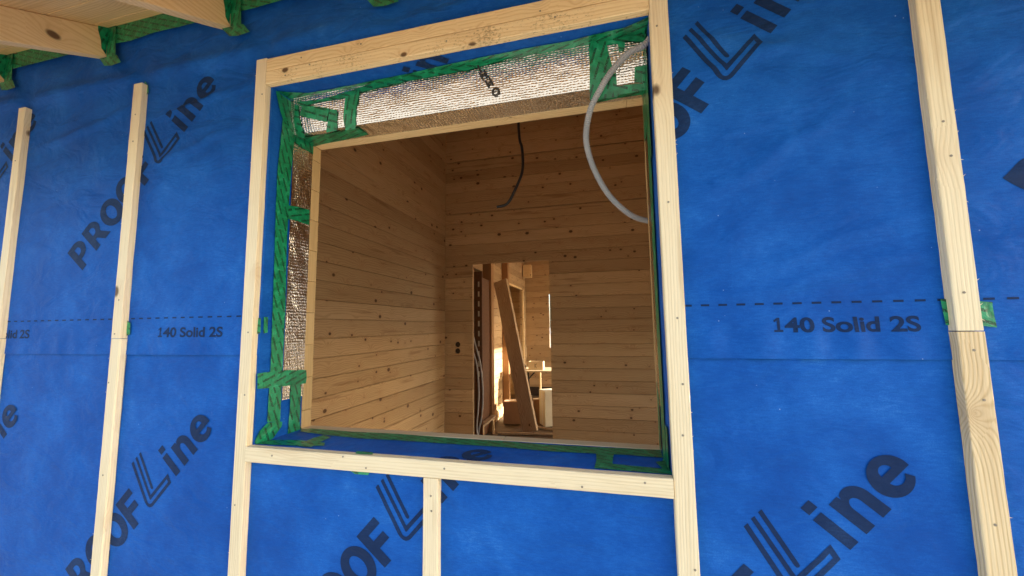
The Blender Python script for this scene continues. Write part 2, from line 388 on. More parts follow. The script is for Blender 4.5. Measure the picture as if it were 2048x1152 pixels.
def sheet(z0, z1, lower, hard):
    bm = bmesh.new()
    xs = axis_vals(-3.4, 1.9, .0125, [HX0, HX1]); zs = axis_vals(z0, z1, .0125, [HZ0, HZ1]+hard)
    V = {}
    def v(i, j):
        if (i, j) not in V:
            x, z = xs[i], zs[j]
            onb = (abs(x-HX0) < 1e-6 or abs(x-HX1) < 1e-6) and HZ0-1e-6 <= z <= HZ1+1e-6 or (abs(z-HZ0) < 1e-6 or abs(z-HZ1) < 1e-6) and HX0-1e-6 <= x <= HX1+1e-6
            dd = 0 if onb else memd(x, z, lower)
            V[(i, j)] = bm.verts.new((x, (D+.0015 if lower and z > HZ0+.02 else D)-dd, z))
        return V[(i, j)]
    for i in range(len(xs)-1):
        for j in range(len(zs)-1):
            xm = (xs[i]+xs[i+1])/2; zm = (zs[j]+zs[j+1])/2
            if HX0 < xm < HX1 and HZ0 < zm < HZ1: continue
            bm.faces.new((v(i, j), v(i+1, j), v(i+1, j+1), v(i, j+1)))
    return bm
wall = empty('exterior_wall', (-.5, .1, -1.5))
tag(wall, 'house wall wrapped in blue membrane with a taped, still unglazed window opening', 'wall')
obj('membrane', sheet(SEAM, 1.30, False, []), M['mem'], wall, smooth=True)['label'] = 'upper blue sheet lapping over the lower one'
obj('membrane', sheet(-1.55, SEAM+.03, True, []), M['mem'], wall, smooth=True)['label'] = 'lower blue sheet below the lap'

# ---- returns of the membrane into the opening, foil insulation, cut log edges
def XL(y): return -1.080+(y-.022)*.016/.218
def XR(y): return .136-(y-.022)*.003/.218
def ZB(y): return -.355+(y-.022)*.007/.218
def patch(bm, fn, n, a, b, c, d, step=.012, amp=.001, uvs=True, seed=0, edge=True):
    """grid surface fn(s,t) for s in a..b, t in c..d, pushed along n by noise"""
    uv = bm.loops.layers.uv.get('UVMap') or bm.loops.layers.uv.new('UVMap')
    ns = max(1, round((b-a)/step)); ntt = max(1, round((d-c)/step))
    n = Vector(n).normalized(); G = []
    for i in range(ns+1):
        s = a+(b-a)*i/ns; r = []
        for j in range(ntt+1):
            t = c+(d-c)*j/ntt; p = Vector(fn(s, t))
            e = 1 if not edge else min(1, min(i, ns-i, 2)/2, min(j, ntt-j, 2)/2)
            r.append((bm.verts.new(p+n*amp*e*(nz(s, t, seed, 14)+.6*nz(s, t, seed+3, 38))), s, t))
        G.append(r)
    for i in range(ns):
        for j in range(ntt):
            q = (G[i][j], G[i+1][j], G[i+1][j+1], G[i][j+1])
            f = bm.faces.new([k[0] for k in q])
            for l, k in zip(f.loops, q): l[uv].uv = (k[1], k[2])
bm = bmesh.new()
patch(bm, lambda z, y: (XL(y), y, z), (1, 0, 0), HZ0, .822, .022, .195, amp=.0012)
patch(bm, lambda x, y: (x, y, .822), (0, 0, -1), HX0, HX1, .022, .087, amp=.0012, seed=2)
patch(bm, lambda x, y: (x, y, ZB(y)), (0, 0, 1), HX0, HX1, .022, .197, amp=.0012, seed=4)
patch(bm, lambda z, y: (XR(y), y, z), (-1, 0, 0), HZ0, .822, .022, .197, amp=.0010, seed=6)
obj('reveal_lining', bm, M['mem'], wall, smooth=True)
def V_(x, t): return (x, .085+.028*t-.007*math.sin(t*math.pi*.92), .822-.125*t)
def foil(fn, *a, **k):
    bm = bmesh.new(); patch(bm, fn, *a, **k); return obj('foil_insulation', bm, M['foil'], wall, smooth=True)
foil(lambda x, s: V_(x, s/.128), (0, -1, -.2), -1.076, .1345, 0, .128, amp=.003, step=.008)
foil(lambda x, y: (x, y, .697), (0, 0, -1), -1.070, .134, .1125, .196, amp=.0035, step=.008, seed=3)
foil(lambda z, y: (XL(y)+.0035, y, z), (1, 0, 0), -.235, .70, .110, .196, amp=.0035, step=.008, seed=8)
foil(lambda z, y: (XR(y)-.0035, y, z), (-1, 0, 0), -.22, .70, .130, .196, amp=.0035, step=.008, seed=12)
J0, JH = .0605, .116                       # height of the log courses
def courses(z0, z1):
    k = math.floor((z0-J0)/JH); out = []
    while J0+k*JH < z1-.004:
        a = max(z0, J0+k*JH); b = min(z1, J0+(k+1)*JH)
        if b-a > .004: out.append((k, a, b))
        k += 1
    return out
bm = bmesh.new()
for k, a, b in courses(-.350, .697):
    o = .0006*random.uniform(-1, 1)
    box(bm, -1.10, XL(.22)+.0015+o, .1955, .240+o, a+.0006, b-.0006, .0012, random.random())
obj('log_end', bm, M['endgrain'], wall)['label'] = 'cut log ends down the left side of the opening'
bm = bmesh.new()
for k, a, b in courses(-.345, .697):
    o = .0006*random.uniform(-1, 1); box(bm, XR(.22)-.0015+o, .16, .1955, .240+o, a+.0006, b-.0006, .0012, random.random())
obj('log_end', bm, M['endgrain'], wall)['label'] = 'cut log ends down the right side of the opening'
bm = bmesh.new(); box(bm, -1.0635, .082, .1955, .240, .6965, .73, .0015); box(bm, .0828, .1325, .1957, .2402, .6962, .73, .0015)
obj('lintel_log', bm, M['header'], wall)
bm = bmesh.new(); box(bm, -1.0635, -.33, .1955, .240, -.39, -.3475, .0015); box(bm, -.3295, .1325, .1957, .2402, -.39, -.3478, .0015)
obj('sill_log', bm, M['sillwood'], wall)
bm = bmesh.new()
for k, a, b in courses(-1.45, 1.22):
    segs = [(-3.38, -1.1005), (.1605, 1.9)] if (b > -.39 and a < .73) else [(-3.38, 1.9)]
    if a < -.39 < b: segs = [(-3.38, -1.1005, a, b), (.1605, 1.9, a, b), (-1.1, .16, a, -.3905)]
    if a < .73 < b: segs = [(-3.38, -1.1005, a, b), (.1605, 1.9, a, b), (-1.1, .16, .7305, b)]
    for s in segs:
        if len(s) == 2: s = (*s, a, b)
        if s[3]-s[2] > .006: box(bm, s[0], s[1], .198, .2395, s[2]+.0004, s[3]-.0004, .001, random.random())
obj('log_skin', bm, M['logX'], wall)

# ---- tape
TAPES=[
 ('L',[[-1.076,0.0615,0.7379],[-1.0768,0.0502,0.5472],[-1.0768,0.0509,0.392],[-1.0765,0.054,0.2659],[-1.0764,0.0566,0.0985],[-1.0761,0.0599,-0.1123],[-1.0763,0.0574,-0.2941],[-1.0728,0.1055,-0.3051],[-1.0728,0.105,-0.1165],[-1.0728,0.1049,0.0331],[-1.0728,0.1052,0.1015],[-1.0732,0.1,0.2745],[-1.0731,0.1008,0.4329],[-1.0728,0.1051,0.5691],[-1.0724,0.1104,0.6698],[-1.0723,0.1119,0.7649]]),
 ('L',[[-1.0727,0.0998,0.4326],[-1.0704,0.1308,0.4383],[-1.066,0.1904,0.4427],[-1.0659,0.192,0.386],[-1.0702,0.1334,0.3877],[-1.0729,0.0963,0.3834]]),
 ('L',[[-1.0785,0.0141,-0.1359],[-1.0749,0.0629,-0.1351],[-1.07,0.1296,-0.1375],[-1.0646,0.2035,-0.1454],[-1.0643,0.2071,-0.1724],[-1.0646,0.2037,-0.1932],[-1.0676,0.1629,-0.1909],[-1.0719,0.103,-0.189],[-1.0783,0.0168,-0.1841]]),
 ('L',[[-1.0697,0.1402,-0.186],[-1.0665,0.1838,-0.1852],[-1.0664,0.1848,-0.2478],[-1.0665,0.1847,-0.3301],[-1.0658,0.1942,-0.3495],[-1.0675,0.1711,-0.3506],[-1.07,0.1369,-0.3518],[-1.0697,0.1407,-0.2733]]),
 ('L',[[-1.0783,0.016,-0.3447],[-1.0772,0.031,-0.3155],[-1.0752,0.0592,-0.296],[-1.0712,0.113,-0.3052],[-1.0713,0.1119,-0.3196],[-1.0734,0.0837,-0.3492],[-1.0755,0.054,-0.3598],[-1.0779,0.0213,-0.3522]]),
 ('F',[[-1.0865,0.0209,0.0385],[-1.0757,0.0209,0.0383],[-1.0746,0.0209,-0.0095],[-1.0881,0.0209,-0.0125]]),
 ('L',[[-1.0785,0.0274,0.0417],[-1.0774,0.0424,0.042],[-1.0773,0.0434,-0.0082],[-1.0784,0.0286,-0.0111]]),
 ('L',[[-1.078,0.0279,0.8154],[-1.0749,0.0697,0.8127],[-1.0715,0.1161,0.8092],[-1.071,0.123,0.7593],[-1.0709,0.1235,0.7062],[-1.0714,0.1167,0.6709],[-1.0721,0.1081,0.6725],[-1.0724,0.1042,0.708],[-1.0755,0.0621,0.7272],[-1.0768,0.0443,0.7632]]),
 ('L',[[-1.0708,0.1182,0.8104],[-1.0695,0.1368,0.7473],[-1.0692,0.1401,0.7259],[-1.0651,0.1964,0.7041],[-1.0651,0.1961,0.6604],[-1.0685,0.1499,0.6633],[-1.0713,0.1125,0.6689],[-1.071,0.1155,0.7364]]),
 ('S',[[-0.8324,0.0786,0.8209],[-0.7264,0.072,0.8209],[-0.6067,0.0707,0.8209],[-0.4842,0.063,0.8209],[-0.3356,0.0576,0.8209],[-0.194,0.0554,0.8209],[-0.0767,0.0571,0.8209],[-0.0128,0.051,0.8209],[-0.0132,0.0987,0.8209],[-0.0806,0.0982,0.8209],[-0.2269,0.1024,0.8209],[-0.4051,0.1063,0.8209],[-0.6016,0.0877,0.8209],[-0.8039,0.1153,0.8209],[-0.851,0.1117,0.8209]]),
 ('S',[[-1.0844,0.0346,0.8204],[-1.0417,0.0548,0.8204],[-0.9847,0.076,0.8204],[-0.9094,0.0783,0.8204],[-0.8306,0.0762,0.8204],[-0.8516,0.1206,0.8204],[-0.9675,0.1369,0.8204],[-1.0749,0.1413,0.8204]]),
 ('S',[[-0.017,0.0508,0.8204],[0.0285,0.0473,0.8204],[0.0755,0.0446,0.8204],[0.1077,0.033,0.8204],[0.135,0.0225,0.8204],[0.1411,0.0865,0.8204],[0.0913,0.0932,0.8204],[-0.0134,0.1051,0.8204]]),
 ('V',[[-1.0318,0.0894,0.7971],[-0.9288,0.0901,0.7943],[-0.8277,0.0879,0.804],[-0.712,0.0868,0.8091],[-0.6011,0.086,0.8125],[-0.3975,0.0844,0.8197],[-0.2232,0.0842,0.8204],[-0.0796,0.0849,0.8174],[-0.0128,0.0847,0.8183],[-0.0118,0.0873,0.8067],[-0.0801,0.0873,0.8066],[-0.224,0.087,0.8078],[-0.3988,0.0879,0.8039],[-0.6021,0.088,0.8035],[-0.7862,0.0901,0.7941],[-0.85,0.0922,0.7848],[-0.9504,0.092,0.7859],[-1.0217,0.0931,0.7808]]),
 ('V',[[-0.8368,0.0882,0.8004],[-0.7872,0.088,0.8012],[-0.7902,0.0932,0.7779],[-0.8071,0.1024,0.7371],[-0.8176,0.114,0.6853],[-0.8594,0.1143,0.684],[-0.8587,0.1063,0.7197]]),
 ('V',[[-0.0241,0.0832,0.8228],[0.0244,0.0826,0.8252],[0.0298,0.0924,0.7816],[0.0434,0.1049,0.7258],[0.0512,0.1185,0.665],[-0.0291,0.1178,0.6681],[-0.0243,0.0995,0.7498]]),
 ('V',[[0.0378,0.1047,0.7267],[0.049,0.1051,0.7249],[0.0507,0.1124,0.6922],[0.1324,0.113,0.6896],[0.132,0.1169,0.6723],[0.0414,0.1176,0.6691]]),
 ('V',[[-1.0156,0.0922,0.785],[-0.9525,0.0952,0.7714],[-0.9075,0.098,0.7588],[-0.9164,0.1025,0.7388],[-0.9273,0.107,0.7189],[-0.9787,0.1036,0.7337],[-1.0306,0.0999,0.7504]]),
 ('V',[[-0.9057,0.098,0.7568],[-0.8785,0.0995,0.7499],[-0.8853,0.1073,0.715],[-0.891,0.1134,0.6879],[-0.9359,0.1136,0.6868],[-0.918,0.1045,0.7274]]),
 ('V',[[-1.0476,0.0903,0.7909],[-1.0315,0.0916,0.7854],[-1.0334,0.1005,0.7457],[-1.0291,0.1096,0.705],[-1.024,0.1146,0.6825],[-1.0503,0.1158,0.6772],[-1.0583,0.1088,0.7086]]),
 ('V',[[-0.0122,0.0806,0.8341],[0.0637,0.0806,0.8342],[0.1399,0.0807,0.8338],[0.1389,0.09,0.7925],[0.0767,0.0864,0.8083],[0.0745,0.0923,0.7823],[0.0593,0.0923,0.7821],[0.0572,0.0875,0.8037],[0.0236,0.0871,0.8054],[-0.0133,0.0869,0.8062]]),
 ('V',[[0.1007,0.1028,0.7329],[0.1335,0.1028,0.733],[0.1324,0.1128,0.6881],[0.0983,0.1111,0.6959]]),
 ('K',[[-1.0529,0.1334,0.6959],[-1.0006,0.1322,0.6959],[-0.9459,0.1321,0.6959],[-0.8719,0.1265,0.6959],[-0.8215,0.1259,0.6959],[-0.8102,0.1764,0.6959],[-0.9168,0.1861,0.6959],[-1.0206,0.1944,0.6959],[-1.0658,0.2031,0.6959]]),
 ('K',[[-0.0279,0.1462,0.6959],[0.0457,0.1449,0.6959],[0.1349,0.1385,0.6959],[0.1382,0.1748,0.6959],[0.0611,0.1754,0.6959],[-0.0281,0.1847,0.6959]]),
 ('B',[[-1.0589,0.1896,-0.3485],[-1.0293,0.2007,-0.3482],[-0.8664,0.1935,-0.3484],[-0.6803,0.198,-0.3482],[-0.499,0.188,-0.3486],[-0.3345,0.1879,-0.3486],[-0.1788,0.1789,-0.3489],[-0.0348,0.1833,-0.3487],[0.1303,0.1926,-0.3484],[0.1288,0.1308,-0.3504],[0.0323,0.1352,-0.3503],[-0.0608,0.1296,-0.3504],[-0.1711,0.1252,-0.3506],[-0.32,0.1358,-0.3502],[-0.4764,0.1343,-0.3503],[-0.6454,0.1372,-0.3502],[-0.7846,0.1323,-0.3504],[-0.9253,0.1442,-0.35],[-1.0411,0.1632,-0.3494]]),
 ('B',[[-1.1104,0.0442,-0.3527],[-1.0348,0.0727,-0.3518],[-0.9653,0.0801,-0.3515],[-0.867,0.0733,-0.3518],[-0.8501,0.0485,-0.3525],[-0.9243,0.035,-0.353],[-1.0852,0.0246,-0.3533]]),
 ('B',[[-0.9248,0.1389,-0.3491],[-0.8864,0.1246,-0.3496],[-0.8863,0.0746,-0.3512],[-0.88,0.0295,-0.3527],[-0.927,0.03,-0.3526],[-0.9383,0.075,-0.3512],[-0.9388,0.1101,-0.3501]]),
 ('B',[[-0.0448,0.1364,-0.3497],[0.0034,0.1375,-0.3497],[-0.0013,0.078,-0.3516],[0.0006,0.0352,-0.353],[-0.0455,0.0328,-0.3531],[-0.0419,0.0809,-0.3515]]),
 ('B',[[0.001,0.0614,-0.3521],[0.1416,0.0526,-0.3524],[0.1368,0.0216,-0.3534],[-0.0453,0.0265,-0.3533],[-0.0445,0.0395,-0.3528]]),
 ('B',[[0.106,0.0947,-0.3506],[0.1242,0.105,-0.3502],[0.1339,0.1502,-0.3488],[0.1385,0.1289,-0.3495],[0.1382,0.0307,-0.3526],[0.1215,0.0395,-0.3523]]),
 ('B',[[-0.7202,0.0243,-0.3533],[-0.6687,0.0255,-0.3533],[-0.6569,0.0076,-0.3539],[-0.7102,0.0057,-0.3539]]),
 ('F',[[-1.6575,0.0209,0.0415],[-1.6394,0.0209,0.0306],[-1.6373,0.0209,-0.0082],[-1.6533,0.0209,-0.0151]]),
 ('F',[[-1.6723,0.0209,0.9458],[-1.6523,0.0209,0.9243],[-1.6466,0.0209,0.8953],[-1.6624,0.0209,0.8779]]),
 ('F',[[0.6879,0.0209,0.0477],[0.7015,0.0209,0.0463],[0.7577,0.0209,0.0405],[0.7749,0.0209,0.0389],[0.7741,0.0209,0.0306],[0.7767,0.0209,-0.0139],[0.7565,0.0209,-0.0106],[0.6919,0.0209,-0.0076],[0.6896,0.0209,0.0221]]),
 ('F',[[-0.7351,0.0209,-0.4052],[-0.6699,0.0209,-0.4046],[-0.6761,0.0209,-0.4133],[-0.7183,0.0209,-0.4137]]),
]

PN = {'L': (1, 0), 'R': (1, 0), 'S': (0, 1), 'B': (0, 1), 'K': (0, 1), 'V': (0, 1), 'F': (0, 2)}
def tape(pts, pl, ang=0.0, label=None):
    bm = bmesh.new(); uv = bm.loops.layers.uv.new('UVMap')
    P = [Vector(p) for p in pts]
    # fray the outline a little so that edges are hand-torn, not ruled
    Q = []
    for i, p in enumerate(P):
        q = P[(i+1) % len(P)]; L = (q-p).length; Q.append(p)
        k = int(L/.02)
        for s in range(1, k):
            t = s/k; w = p.lerp(q, t)
            Q.append(w + Vector([.0009*nz(w.x*1.0+c*7, w.y+w.z, c, 60) if ax_ok(pl, c) else 0 for c in range(3)]))
    f = bm.faces.new([bm.verts.new(p) for p in Q])
    f.normal_update(); bmesh.ops.triangulate(bm, faces=[f])
    if pl == 'V':
        for i_ in range(1, 14):
            bmesh.ops.bisect_plane(bm, geom=bm.verts[:]+bm.edges[:]+bm.faces[:], plane_co=(0, 0, .697+.125*i_/14), plane_no=(0, 0, 1), dist=1e-6)
        off_ = random.choice((.0030, .0034, .0038, .0042))
        for v in bm.verts: v.co.y = V_(0, (.822-v.co.z)/.125)[1]-off_
    o1 = random.random()
    for f in bm.faces:
        for l in f.loops:
            c = l.vert.co
            if pl in 'LR': u, v = c.z, c.y
            elif pl == 'F': u, v = c.x, c.z
            elif pl == 'V': u, v = c.x, c.z
            elif pl == 'G': u, v = c.y, c.z
            else: u, v = c.x, c.y
            a = R_(ang); l[uv].uv = (u*math.cos(a)-v*math.sin(a)+o1, u*math.sin(a)+v*math.cos(a)+o1*.3)
    return obj('tape', bm, M['tape'], wall)
def ax_ok(pl, c):
    return {'L': (0, 1, 1), 'R': (0, 1, 1), 'S': (1, 1, 0), 'B': (1, 1, 0), 'K': (1, 1, 0), 'V': (1, 0, 0), 'F': (1, 0, 1), 'G': (0, 1, 1)}[pl][c]
for i, (pl, pts) in enumerate(TAPES):
    if pl == 'F': pts = [(p[0], p[1]-.0035, p[2]) for p in pts]
    if pl == 'V': pts = [(p[0], p[1], .8222 if p[2] > .806 and i == 12 else p[2]) for p in pts]
    if pl == 'V': pts = [(p[0], V_(0, (.822-p[2])/.125)[1]-.0032-.0005*(i % 3), p[2]) for p in pts]
    if pl == 'K': pts = [(p[0], p[1], p[2]-.0020) for p in pts]
    if pl == 'S': pts = [(p[0], p[1]-.0020 if p[1] > .075 else p[1], p[2]-.0012) for p in pts]
    if pl == 'L': pts = [(p[0]+.0035, p[1], p[2]) for p in pts]
    if pl == 'B': pts = [(p[0], p[1], p[2]+.0010) for p in pts]
    ang = {0: 0, 1: 90, 2: 90, 13: 90, 14: 90}.get(i, 0)
    tape(pts, pl, ang)
# tape down the right-hand side of the opening
def stripR(y0, y1, z0, z1, k):
    n_ = max(2, int((z1-z0)/.06)); P = []
    for i in range(n_+1):
        z = z0+(z1-z0)*i/n_; P.append((XR(y1)-.0045-k*.0006, y1+.006*nz(z, 1, k, 7), z))
    Q = []
    for i in range(n_+1):
        z = z1-(z1-z0)*i/n_; Q.append((XR(y0)-.0045-k*.0006, y0+.005*nz(z, 4, k, 7), z))
    tape(P+Q, 'R')
stripR(.085, .140, -.35, .82, 0); stripR(.165, .197, -.345, -.16, 1); stripR(.120, .197, .55, .70, 2); stripR(.040, .075, -.35, -.25, 1)
stripR(.06, .11, .45, .82, 3)
# tape under the eaves, round the rafters
RX = [-3.085, -2.480, -1.876, -1.270, -.700, -.095, .545, 1.15, 1.755]    # right faces of the rafters
for i, rx in enumerate(RX[:-1]):
    nx = RX[i+1]-.046
    up = []; lo = []
    m_ = 9
    for j in range(m_+1):
        x = rx+.002+(nx-rx-.004)*j/m_
        up.append((x, D-.0135, 1.197+.002*nz(x, 1, 0, 9)))
        lo.append((x, D-.0150-.002*abs(nz(x, 0, 0, 5)), 1.122+.012*nz(x, 7, i, 6)))
    tape(up+lo[::-1], 'F', 0)
    # dark folded piece in the corner, up the rafter and out on to the sheet
    tape([(rx+.0012, D-.014, 1.083), (rx+.0012, D-.030, 1.10), (rx+.0012, D-.034, 1.13), (rx+.0012, D-.045, 1.165), (rx+.0012, D-.046, 1.185), (rx+.0012, D-.014, 1.20)], 'G', 90)
    tape([(rx+.002, D-.0160, 1.20), (rx+.045, D-.0172, 1.195), (rx+.052, D-.0172, 1.13), (rx+.058, D-.0172, 1.068), (rx+.010, D-.0172, 1.070)], 'F', 80)
    tape([(rx-.03, D-.0160, 1.072), (rx+.068, D-.0185, 1.067), (rx+.107, D-.0260, 1.024-(.016 if i == 4 else 0)), (rx+.060, D-.0270, 1.018-(.016 if i == 4 else 0)), (rx+.018, D-.0250, 1.026-(.016 if i == 4 else 0))], 'F', 20)

# ---- lettering printed on the sheets (prints are skins a fraction of a millimetre proud, following the sheet)
TH = R_(47.42); CU = (math.cos(TH), math.sin(TH)); CV = (-CU[1], CU[0])
def ell(cx_, cy_, rx, ry, a0, a1, k=28):
    return [(cx_+rx*math.cos(R_(a0+(a1-a0)*i/k)), cy_+ry*math.sin(R_(a0+(a1-a0)*i/k))) for i in range(k+1)]
def shear(P, s=.07): return [(u-s*v, v) for u, v in P]
G = []
# P
G.append(shear([(-.657, 0), (-.628, 0), (-.628, .036), (-.6185, .036)]+ell(-.617, .0745, .040, .0385, -90, 90, 18)+[(-.657, .113)]))
G.append(shear([(-.628, .058), (-.620, .058)]+ell(-.617, .0745, .0135, .0155, -90, 90, 10)+[(-.628, .090)]))
# R
G.append(shear([(-.561, 0), (-.532, 0), (-.532, .036), (-.523, .036), (-.500, 0), (-.466, 0), (-.493, .0425)]+ell(-.521, .0755, .0395, .0375, -42, 90, 16)+[(-.561, .113)]))
G.append(shear([(-.532, .057), (-.522, .057)]+ell(-.520, .0735, .0125, .0165, -90, 90, 10)+[(-.532, .090)]))
# O O
for c_ in (-.413, -.307):
    G.append(shear(ell(c_, .0565, .0515, .0590, 0, 352, 40))); G.append(shear(ell(c_, .0565, .0215, .0330, 0, 350, 30)))
# F
G.append(shear([(-.249, 0), (-.220, 0), (-.220, .045), (-.178, .045), (-.178, .0705), (-.220, .0705), (-.220, .0910), (-.169, .0910), (-.169, .1155), (-.249, .1155)], .085))
# L of three stripes
G.append([(-.117, .166), (-.1546, .035)]+[(-.1560, .024), (-.1545, .014), (-.1500, .006), (-.1420, .001), (-.133, -.0005)]+[(-.028, 0), (-.0187, .031), (-.1200, .0320), (-.083, .166), (-.093, .167), (-.1330, .0235), (-.1310, .0208), (-.0345, .0208), (-.0370, .0108), (-.1330, .0104), (-.1395, .0118), (-.1440, .0160), (-.1455, .0220), (-.1440, .0300), (-.105, .166)])
G.append([(-.0713, .166), (-.1052, .0480), (-.1048, .0425), (-.1005, .0398), (-.0965, .0418), (-.0948, .0460), (-.061, .165)])
# i n e
G.append(shear([(0, 0), (.0245, 0), (.0245, .0838), (0, .0838)], .05)); G.append(shear([(.0035, .0945), (.0285, .0945), (.0285, .1155), (.0035, .1155)], .05))
G.append(shear([(.0475, 0), (.0730, 0), (.0730, .046)]+ell(.0850, .047, .0118, .0165, 180, 0, 12)+[(.0965, 0), (.1215, 0), (.1215, .052)]+ell(.0905, .050, .0310, .0358, 3, 118, 14)+[(.0725, .0745), (.0715, .0835), (.0475, .0835)], .05))
G.append([(.2155, .0335)]+ell(.1735, .0415, .0425, .0440, 0, 318, 40)+[(.1965, .0280)]+ell(.1790, .0335, .0180, .0160, -35, -175, 12)+[(.1610, .0335)])
G.append([(.1605, .0510), (.1885, .0510)]+ell(.1745, .0520, .0140, .0150, 5, 175, 12))

def fill(loops):
    cu = bpy.data.curves.new('tmp', 'CURVE'); cu.dimensions = '2D'; cu.fill_mode = 'BOTH'
    for L in loops:
        s = cu.splines.new('POLY'); s.points.add(len(L)-1)
        for p, (a, b) in zip(s.points, L): p.co = (a, b, 0, 1)
        s.use_cyclic_u = True
    o = bpy.data.objects.new('tmp', cu); C.objects.link(o)
    dg = bpy.context.evaluated_depsgraph_get(); me = bpy.data.meshes.new_from_object(o.evaluated_get(dg))
    bm = bmesh.new(); bm.from_mesh(me); bpy.data.objects.remove(o); bpy.data.curves.remove(cu); bpy.data.meshes.remove(me)
    return bm
def grid_cut(bm, hardx=(), hardz=()):
    xs = [v.co.x for v in bm.verts]; zs = [v.co.z for v in bm.verts]
    st = .0125
    def cut(co, no):
        bmesh.ops.bisect_plane(bm, geom=bm.verts[:]+bm.edges[:]+bm.faces[:], plane_co=co, plane_no=no, dist=1e-6)
    for x in [a for a in axis_vals(-3.4, 1.9, st, [HX0, HX1]) if min(xs) < a < max(xs)]+list(hardx): cut((x, 0, 0), (1, 0, 0))
    for z in [a for a in axis_vals(SEAM, 1.30, st, [HZ0, HZ1]) if min(zs) < a < max(zs)]+[a for a in axis_vals(-1.55, SEAM+.03, st, [HZ0, HZ1]) if min(zs) < a < min(SEAM, max(zs))]+list(hardz): cut((0, 0, z), (0, 0, 1))
def press(bm, up):
    """lay a flat print in the plane y=0 on to the sheet; round the edges of the opening it follows the folded returns"""
    for z in (HZ0, HZ1):
        bmesh.ops.bisect_plane(bm, geom=bm.verts[:]+bm.edges[:]+bm.faces[:], plane_co=(0, 0, z), plane_no=(0, 0, 1), dist=1e-6)
    for x in (HX0, HX1):
        bmesh.ops.bisect_plane(bm, geom=bm.verts[:]+bm.edges[:]+bm.faces[:], plane_co=(x, 0, 0), plane_no=(1, 0, 0), dist=1e-6)
    kill = []
    for f in bm.faces:
        c = f.calc_center_median()
        if HX0 < c.x < HX1 and HZ0 < c.z < HZ1 and not (c.z > HZ1-.045 or c.z < HZ0+.125): kill.append(f)
    bmesh.ops.delete(bm, geom=kill, context='FACES')
    # split fold faces from the rest so vertices on the fold keep their place
    for v in bm.verts:
        x, z = v.co.x, v.co.z
        if HX0-1e-5 < x < HX1+1e-5 and HZ1-.06 < z < HZ1-1e-5: v.co = (x, D+(HZ1-z), HZ1-.0022)
        elif HX0-1e-5 < x < HX1+1e-5 and HZ0+1e-5 < z < HZ0+.14: y = D+(z-HZ0); v.co = (x, y, ZB(y)+.0022)
        else:
            inside = HX0-.001 < x < HX1+.001 and (abs(z-HZ0) < 1e-4 or abs(z-HZ1) < 1e-4)
            v.co = (x, D-.0008-(.0006 if inside else memd(x, z, not up)), z)
def word(u0, v0, up):
    bm = fill(G)
    for v in bm.verts:
        u, w = v.co.x+u0, v.co.y+v0
        v.co = (u*CU[0]+w*CV[0], 0, u*CU[1]+w*CV[1])
    if not bm.faces: return
    grid_cut(bm); press(bm, up)
    for f in bm.faces:
        f.normal_update()
        if f.normal.y > .5: f.normal_flip()
    obj('lettering', bm, M['ink'], wall, smooth=True)
PX = .937
for k in (-1, 0, 1, 2, 3):
    if k in (-1, 0, 1): word(-.4632+k*PX*CU[0], 1.5600-k*PX*CU[1], True)
    else:
        kk = k-2; word(.8061+kk*PX*CU[0], .176-kk*PX*CU[1], True)
for k in (-1, 0, 1, 2):
    if k < 2: word(-1.2838+k*.933*CU[0], .7003-k*.933*CU[1], False)
    else: word(-.0274, -.6797, False)
# the small line of type and the dashed line above it
def small(x0):
    cu = bpy.data.curves.new('tmp', 'FONT'); cu.body = '40 Solid 2S'; cu.size = 1; cu.offset = .028; cu.space_character = 1.0
    o = bpy.data.objects.new('tmp', cu); C.objects.link(o)
    dg = bpy.context.evaluated_depsgraph_get(); me = bpy.data.meshes.new_from_object(o.evaluated_get(dg))
    bm = bmesh.new(); bm.from_mesh(me); bpy.data.objects.remove(o); bpy.data.curves.remove(cu); bpy.data.meshes.remove(me)
    X = [v.co.x for v in bm.verts]; Y = [v.co.y for v in bm.verts]; a, b = min(X), max(X)
    for v in bm.verts: v.co = (x0+.0235+(v.co.x-a)/(b-a)*.2565, 0, -.0195+v.co.y*.0455)
    one = [(.001, 0), (.0205, 0), (.0205, .0048), (.0142, .0048), (.0142, .0325), (.0090, .0325), (.0010, .0262), (.0028, .0225), (.0080, .0262), (.0080, .0048), (.001, .0048)]
    f = bm.faces.new([bm.verts.new((x0+a_, 0, -.0195+b_)) for a_, b_ in one]); f.normal_update(); bmesh.ops.triangulate(bm, faces=[f])
    grid_cut(bm); press(bm, True)
    for f in bm.faces:
        f.normal_update()
        if f.normal.y > .5: f.normal_flip()
    obj('lettering', bm, M['ink'], wall, smooth=True)
for x0 in (-2.447, -1.508, .370, 1.309): small(x0)
bm = bmesh.new()
x = -3.35
while x < 1.88:
    if not (HX0-.02 < x < HX1+.004):
        for a, b in ((x, x+.0095), (x+.0095, x+.019)):
            z = .0458
            vs = [bm.verts.new((p, D-.0008-memd(p, q), q)) for p, q in ((a, z-.0024), (b, z-.0024), (b, z+.0024), (a, z+.0024))]
            bm.faces.new(vs)
    x += .0388
obj('dashed_line', bm, M['ink'], wall)
